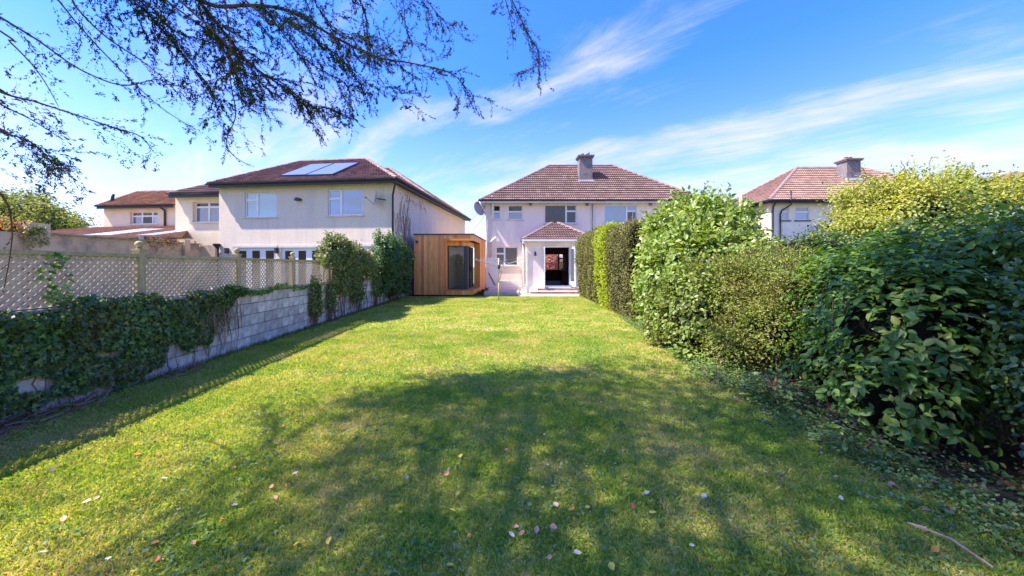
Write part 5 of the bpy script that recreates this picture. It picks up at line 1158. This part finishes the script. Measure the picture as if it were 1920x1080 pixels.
# ================================================================== grass, weeds, leaves
def grass_mat():
    m = bpy.data.materials.new('grass_blade'); m.use_nodes = True; nt = m.node_tree; nd = nt.nodes; lk = nt.links; b = nd['Principled BSDF']; out = nd['Material Output']
    b.inputs['Roughness'].default_value = .5; b.inputs['Specular IOR Level'].default_value = .3
    ge = nd.new('ShaderNodeNewGeometry')
    n = nd.new('ShaderNodeTexNoise'); n.inputs['Scale'].default_value = 1.0; n.inputs['Detail'].default_value = 7; n.inputs['Roughness'].default_value = .68; lk.new(ge.outputs['Position'], n.inputs['Vector'])
    at = nd.new('ShaderNodeAttribute'); at.attribute_name = 'rnd'
    ad = nd.new('ShaderNodeMath'); ad.operation = 'MULTIPLY_ADD'; lk.new(at.outputs['Fac'], ad.inputs[0]); ad.inputs[1].default_value = .30; ad.inputs[2].default_value = -.15
    a2 = nd.new('ShaderNodeMath'); a2.operation = 'ADD'; lk.new(ad.outputs[0], a2.inputs[0]); lk.new(n.outputs[0], a2.inputs[1])
    rp = nd.new('ShaderNodeValToRGB'); st = [(.27,(.16,.31,.055)),(.40,(.28,.41,.065)),(.52,(.38,.46,.08)),(.64,(.54,.49,.19)),(.80,(.62,.50,.32))]
    while len(rp.color_ramp.elements) < len(st): rp.color_ramp.elements.new(.5)
    for i, (p, c) in enumerate(st): rp.color_ramp.elements[i].position = p; rp.color_ramp.elements[i].color = (*c, 1)
    lk.new(a2.outputs[0], rp.inputs[0]); lk.new(rp.outputs[0], b.inputs['Base Color'])
    tr = nd.new('ShaderNodeBsdfTranslucent'); g = nd.new('ShaderNodeMix'); g.data_type = 'RGBA'; g.blend_type = 'MULTIPLY'; g.inputs[0].default_value = 1; g.inputs[7].default_value = (1.5,1.3,.5,1); lk.new(rp.outputs[0], g.inputs[6]); lk.new(g.outputs[2], tr.inputs['Color'])
    ms = nd.new('ShaderNodeMixShader'); ms.inputs[0].default_value = .48; lk.new(b.outputs[0], ms.inputs[1]); lk.new(tr.outputs[0], ms.inputs[2]); lk.new(ms.outputs[0], out.inputs[0]); return m
LRX = np.array([lawn_right(y) for y in np.arange(0,20,.1)])
def scatter(n, Y0, Y1, edge=0.0):
    Y = RNG.uniform(Y0,Y1,n); xl = np.maximum(-4.88-.045*Y+.03, -Y*1.47-.4); xr = np.interp(Y, np.arange(0,20,.1), LRX)+edge; xr = np.minimum(xr, Y*1.47+.5)
    wgt = (xr-xl)/ (xr-xl).max(); kp = RNG.random(n) < wgt; Y, xl, xr = Y[kp], xl[kp], xr[kp]
    return xl+(xr-xl)*RNG.random(len(Y)), Y
parts = []
for (Y0, Y1, n, h, w) in ((1.55,3.0,125000,.036,.0048),(3.0,5.0,130000,.038,.006),(5.0,9.0,130000,.036,.010),(9.0,19.5,110000,.036,.018)):
    X, Y = scatter(n, Y0, Y1, .45); k = len(X); tuft = .5+.5*np.sin(X*5.1+np.sin(Y*4)*1.3)*np.sin(Y*6.3+X*1.7); hh = h*(.45+.6*RNG.random(k)+.6*tuft**2*(.5+.5*np.sin(X*1.3+2)*np.sin(Y*1.9)))
    parts.append((X,Y,hh,np.full(k,w)))
X, Y, hh, ww = [np.concatenate(q) for q in zip(*parts)]; n = len(X)
D = np.c_[RNG.normal(0,.45,n), RNG.normal(0,.45,n), np.ones(n)]; N = rdir(n); N[:,2] = 0
# blades: bent triangle strips as slim diamonds
def blades():
    D1 = D/np.linalg.norm(D,axis=1,keepdims=True); B_ = np.cross(D1,N); B_ /= np.linalg.norm(B_,axis=1,keepdims=True); base = np.c_[X,Y,np.zeros(n)]
    bend = np.c_[RNG.normal(0,.3,n),RNG.normal(0,.3,n),np.zeros(n)]
    V = np.stack([base-B_*ww[:,None]*.5, base+B_*ww[:,None]*.5, base+D1*hh[:,None]*.6+B_*ww[:,None]*.45, base+(D1+bend)*hh[:,None]], axis=1).reshape(-1,3)
    loops = (np.arange(n)[:,None]*4+np.array([0,1,2,3])[None]).reshape(-1); me = bpy.data.meshes.new('grass')
    me.vertices.add(len(V)); me.vertices.foreach_set('co', V.astype(np.float32).ravel()); me.loops.add(len(loops)); me.loops.foreach_set('vertex_index', loops.astype(np.int32))
    me.polygons.add(n); me.polygons.foreach_set('loop_start', (np.arange(n)*4).astype(np.int32)); me.polygons.foreach_set('loop_total', np.full(n,4,np.int32)); me.update(calc_edges=True)
    a = me.attributes.new('rnd','FLOAT','FACE'); a.data.foreach_set('value', RNG.random(n).astype(np.float32)); me.materials.append(grass_mat())
    o = bpy.data.objects.new('grass', me); COL.objects.link(o); tag(o, 'mown lawn grass with worn straw-coloured patches', 'grass', kind='stuff')
blades()
# clover and small weeds in the lawn
cc = []
for _ in range(230):
    Y = 1.9+7.5*rr.random()**1.5; X = rr.uniform(-3.2,2.6) if rr.random() < .8 else rr.uniform(1.2,2.7)
    if abs(X) > Y*1.45: continue
    for _ in range(rr.randint(8,42)): cc.append((X+rr.gauss(0,.10),Y+rr.gauss(0,.10),rr.uniform(.018,.038)))
cc = np.array(cc); nn = len(cc); N = np.array([0,0,1.])+RNG.normal(0,.35,(nn,3)); D = rdir(nn); D[:,2] *= .2
tag(leaf_cloud('clover', L_COVER, cc, RNG.uniform(.014,.030,nn), D, N, None, 'leaf', width=.55), 'patches of clover and small weeds in the shaded lawn', 'clover')
# ground cover along the hedge foot
n = 11000; Y = 1.3+10*RNG.random(n)**1.4; xr = np.interp(Y, np.arange(0,20,.1), LRX); X = xr+RNG.gamma(2.0,.20,n)-.10; z = .02+.16*RNG.random(n)**2*np.clip(X-xr+.35,.15,1.4)*1.6; kp = (X < 5)
X, Y, z = X[kp], Y[kp], z[kp]; n = len(X); N = np.array([-.2,-.1,1.])+RNG.normal(0,.4,(n,3)); D = rdir(n); D[:,2] *= .3
tag(leaf_cloud('ground_cover', L_COVER, np.c_[X,Y,z], RNG.uniform(.016,.042,n), D, N, None, 'leaf', width=.40), 'low ivy and weeds carpeting the soil along the foot of the right-hand shrubs', 'ground cover')
n = 800; Y = RNG.uniform(1.5,8,n); xr = np.interp(Y, np.arange(0,20,.1), LRX); X = xr+RNG.uniform(-.25,.8,n); N = np.array([0,0,1.])+RNG.normal(0,.4,(n,3))
tag(leaf_cloud('leaf_litter', mat('litter', ramp=[(.12,.07,.04),(.20,.12,.08),(.28,.20,.14),(.18,.08,.05)], rough=.85, spec=.1), np.c_[X,Y,.02+.02*RNG.random(n)], RNG.uniform(.02,.05,n), rdir(n)*np.array([1,1,.2]), N, None, 'leaf'), 'dry brown leaf litter along the edge of the right-hand bed', 'leaf litter')
def small_weed(x, y, r, h, label, mt, n=160, s=.06):
    t = thing('weed_plant', label, 'plant', (x,y,0)); a = RNG.random(n)*6.28; q = np.sqrt(RNG.random(n)); Cq = np.c_[q*r*np.cos(a), q*r*np.sin(a), RNG.uniform(.05,h,n)*(1-.4*q)]
    D = np.c_[np.cos(a),np.sin(a),RNG.uniform(-.3,.5,n)]; leaf_cloud('foliage', mt, Cq, RNG.uniform(s*.7,s*1.3,n), D, np.array([0,0,1.])+RNG.normal(0,.3,(n,3)), t, 'leaf', width=.36)
    m = MB()
    for k in range(9): aa = random.uniform(0,6.28); m.tube([(0,0,0),(math.cos(aa)*r*.5,math.sin(aa)*r*.5,h*.9)], .004, 4, cap=False)
    m.build('stems', M_TWIG, t); return t
small_weed(3.05,4.2,.30,.42,'bright leafy weed at the foot of the large-leaved shrub', L_COVER, 240, .075)
small_weed(2.75,4.95,.35,.25,'low green weed clump beside the patch of bare brown earth', L_COVER, 200, .05)
small_weed(3.35,5.6,.45,.30,'sunlit pale weed clump below the arching bush', leaf_mat('pale_weed_leaf', [(.14,.24,.05),(.22,.32,.07),(.32,.38,.12)], .4,.4,.35), 330, .055)
small_weed(3.1,6.3,.28,.30,'spiky fern-like weed at the foot of the low leafy bush', leaf_mat('pale_weed_leaf',[(0,0,0)]), 120, .11)
small_weed(2.95,3.1,.30,.22,'small weed clump under the lowest leaves of the large-leaved shrub', L_COVER, 200, .045)
# tussocks at the foot of the wall, twig piles
n = 5200; y = RNG.uniform(-1,18,n); Cq = np.c_[.02+RNG.exponential(.06,n), y, np.zeros(n)]; D = np.c_[RNG.normal(.15,.35,n), RNG.normal(0,.35,n), np.ones(n)]
o = leaf_cloud('grass_tussocks', leaf_mat('edge_grass',[(.05,.11,.025),(.09,.18,.035),(.16,.24,.05)],.5,.3,.35), Cq, RNG.uniform(.05,.13,n), D, rdir(n), None, 'tri', width=.10); o.location = (-4.88,0,0); o.rotation_euler = (0,0,WA); tag(o, 'longer uncut grass along the foot of the block wall', 'grass')
def twig_pile(y0, y1, n, label):
    m = MB(); c = Vector((.18,(y0+y1)/2,0))
    for k in range(n):
        y = rr.uniform(y0,y1); x = .10+abs(rr.gauss(0,.13)); a = rr.gauss(0,.35); L = rr.uniform(.10,.38); p = Vector((x,y,rr.uniform(.01,.12))); d = Vector((math.sin(a),math.cos(a),rr.gauss(0,.12))); pts = [p]
        for i in range(4): d = d+Vector((rr.gauss(0,.15),rr.gauss(0,.15),rr.gauss(0,.1))); p = p+d.normalized()*L/4; p.z = max(.01,p.z); p.x = max(.03,p.x); pts.append(p)
        m.tube([q for q in pts], rr.uniform(.003,.007), 4)
    o = m.build('twig_pile', M_TWIGR, None, (-4.88,0,0), (0,0,WA)); tag(o, label, 'twigs', None, 'stuff'); return o
twig_pile(2.6,4.1,95,'pile of dry reddish twigs at the foot of the wall under the near ivy')
twig_pile(4.9,5.7,32,'smaller heap of cut twigs at the foot of the wall, farther along')
# fallen leaves on the lawn, one by one
LC = {'orange': (.62,.24,.04), 'tan': (.55,.36,.22), 'cream': (.72,.64,.42), 'pale': (.66,.54,.36), 'pink': (.60,.29,.16), 'yellow': (.70,.50,.08), 'red': (.30,.08,.05)}
lits = [(1570,270,'orange'),(1490,312,'orange'),(950,297,'tan'),(700,458,'orange'),(832,457,'orange'),(520,508,'orange'),(408,385,'tan'),(835,597,'cream'),(1362,355,'pale'),(1283,465,'pale'),(1240,540,'orange'),(1573,445,'orange'),(1550,572,'pale'),(1432,635,'pink'),(1515,640,'orange'),(1448,690,'pink'),(1220,743,'pale'),(930,768,'tan'),(510,690,'tan'),(422,730,'cream'),(315,832,'tan'),(785,953,'orange'),(1007,940,'pink'),(175,1003,'cream'),(553,1045,'cream'),(805,1060,'orange'),(850,1043,'pale'),(1585,943,'yellow'),(1745,922,'yellow'),(1180,820,'orange'),(465,325,'tan'),(230,555,'tan'),(1390,545,'orange'),(45,880,'tan')]
lc = [(125,155,'pink'),(436,200,'pink'),(1378,173,'pink'),(1617,193,'pale'),(1080,347,'pale'),(872,441,'pink'),(634,462,'yellow'),(1098,512,'pale'),(350,598,'tan'),(542,577,'pink'),(610,690,'yellow'),(605,776,'yellow'),(948,865,'pink'),(976,880,'pink'),(1042,900,'pink'),(1112,860,'pink'),(675,898,'orange'),(1218,773,'orange'),(1562,765,'red'),(1643,780,'yellow'),(1618,680,'pale'),(1240,1010,'pale'),(1108,1047,'pink'),(555,1073,'yellow'),(1435,1060,'yellow'),(922,918,'pale'),(48,372,'yellow'),(880,505,'orange'),(1370,712,'orange'),(1300,752,'yellow'),(1157,755,'tan')]
lr = [(565,556,'orange'),(865,715,'pale'),(445,560,'pale'),(72,962,'pale'),(1358,998,'orange'),(130,680,'pale'),(1650,890,'red'),(820,580,'tan')]
pos = [(x/2.842,700+y/2.842,c,0) for x,y,c in lits]+[(640+x/2.842,700+y/2.842,c,1) for x,y,c in lc]+[(1280+x/2.842,700+y/2.842,c,2) for x,y,c in lr]
def fl_mesh(i):
    m = MB(); w = (.30,.36,.26)[i]; cu = (.25,.45,.15)[i]
    xs = [0,.25,.55,.8,1]; wd = [0,.9,1,.55,0]
    for s in (-1,1):
        for k in range(4):
            z = lambda x: cu*(x-.5)**2; a, b = xs[k], xs[k+1]
            p = [(a,0,z(a)),(b,0,z(b)),(b,wd[k+1]*w*s,z(b)+.5*cu*wd[k+1]*(1.2 if s > 0 else .5)),(a,wd[k]*w*s,z(a)+.5*cu*wd[k]*(1.2 if s > 0 else .5))]
            m.face(list(dict.fromkeys(p)))
    m.tube([(-.3,.02,.03),(0,0,cu*.25)], .015, 3)
    return m
for col in LC: mat('fallen_'+col, LC[col], .7, .25, noise=(40,.25))
fm = {}
where = ['near the left wall', 'in the middle of the lawn', 'by the right-hand bed']
for i, (px, py, c, reg) in enumerate(pos):
    k = (c, i % 3)
    if k not in fm: me = fl_mesh(i % 3).mesh('fallen_leaf'); me.materials.append(MATS['fallen_'+c]); fm[k] = me
    g = ground(px, py); o = bpy.data.objects.new('fallen_leaf', fm[k]); COL.objects.link(o); s = rr.uniform(.030,.048)*(1.35 if (px, c) in () else 1); s *= 1.12 if py > 860 else .9
    o.location = (g.x, g.y+.02, .034); o.rotation_euler = (rr.uniform(-.35,.35), rr.uniform(-.35,.35), rr.uniform(0,6.28)); o.scale = (s,s,s)
    colw = ['far left','left','left of centre','centre','right of centre','right','far right'][min(6,int(px/1920*7))]
    roww = 'at the very bottom edge' if py > 1040 else 'near the bottom edge' if py > 985 else 'in the near grass' if py > 920 else 'in the middle grass' if py > 850 else 'in the farther grass' if py > 790 else 'by the shade limit'
    shade = {'orange':'bright orange','tan':'dry tan','cream':'curled cream','pale':'whitish','pink':'dry pinkish','yellow':'yellow','red':'dark red'}[c]
    tag(o, f'{shade} fallen leaf {roww}, {colw}', 'leaf', 'fallen leaves on the lawn')
by = {}
for o_ in [x for x in bpy.data.objects if x.name.startswith('fallen_leaf')]: by.setdefault(o_['label'], []).append(o_)
for lb, os_ in by.items():
    if len(os_) > 1:
        os_.sort(key=lambda q: q.location.x/q.location.y)
        nm = {2:['left one of two','right one of two'],3:['leftmost of three','middle one of three','rightmost of three'],4:['leftmost of four','second of four','third of four','rightmost of four']}.get(len(os_))
        for k_, q in enumerate(os_):
            if nm: q['label'] = lb+', '+nm[k_]
o = MB(); p, q = ground(1737,1008), ground(1862,1078); o.tube([p+Vector((0,0,.05)), p.lerp(q,.4)+Vector((0,0,.07)), q+Vector((.0,0,.04))], [.005,.006,.005], 5); o.tube([p+Vector((0,0,.05)), p+Vector((-.06,.05,.055))], [.012,.003], 5)
tag(o.build('dry_cane', mat('dry_cane_bark', (.42,.26,.20), .8, .2, noise=(20,.2))), 'long thin pinkish dry cane lying on the grass at bottom right', 'cane')
print('objects', len(bpy.data.objects))
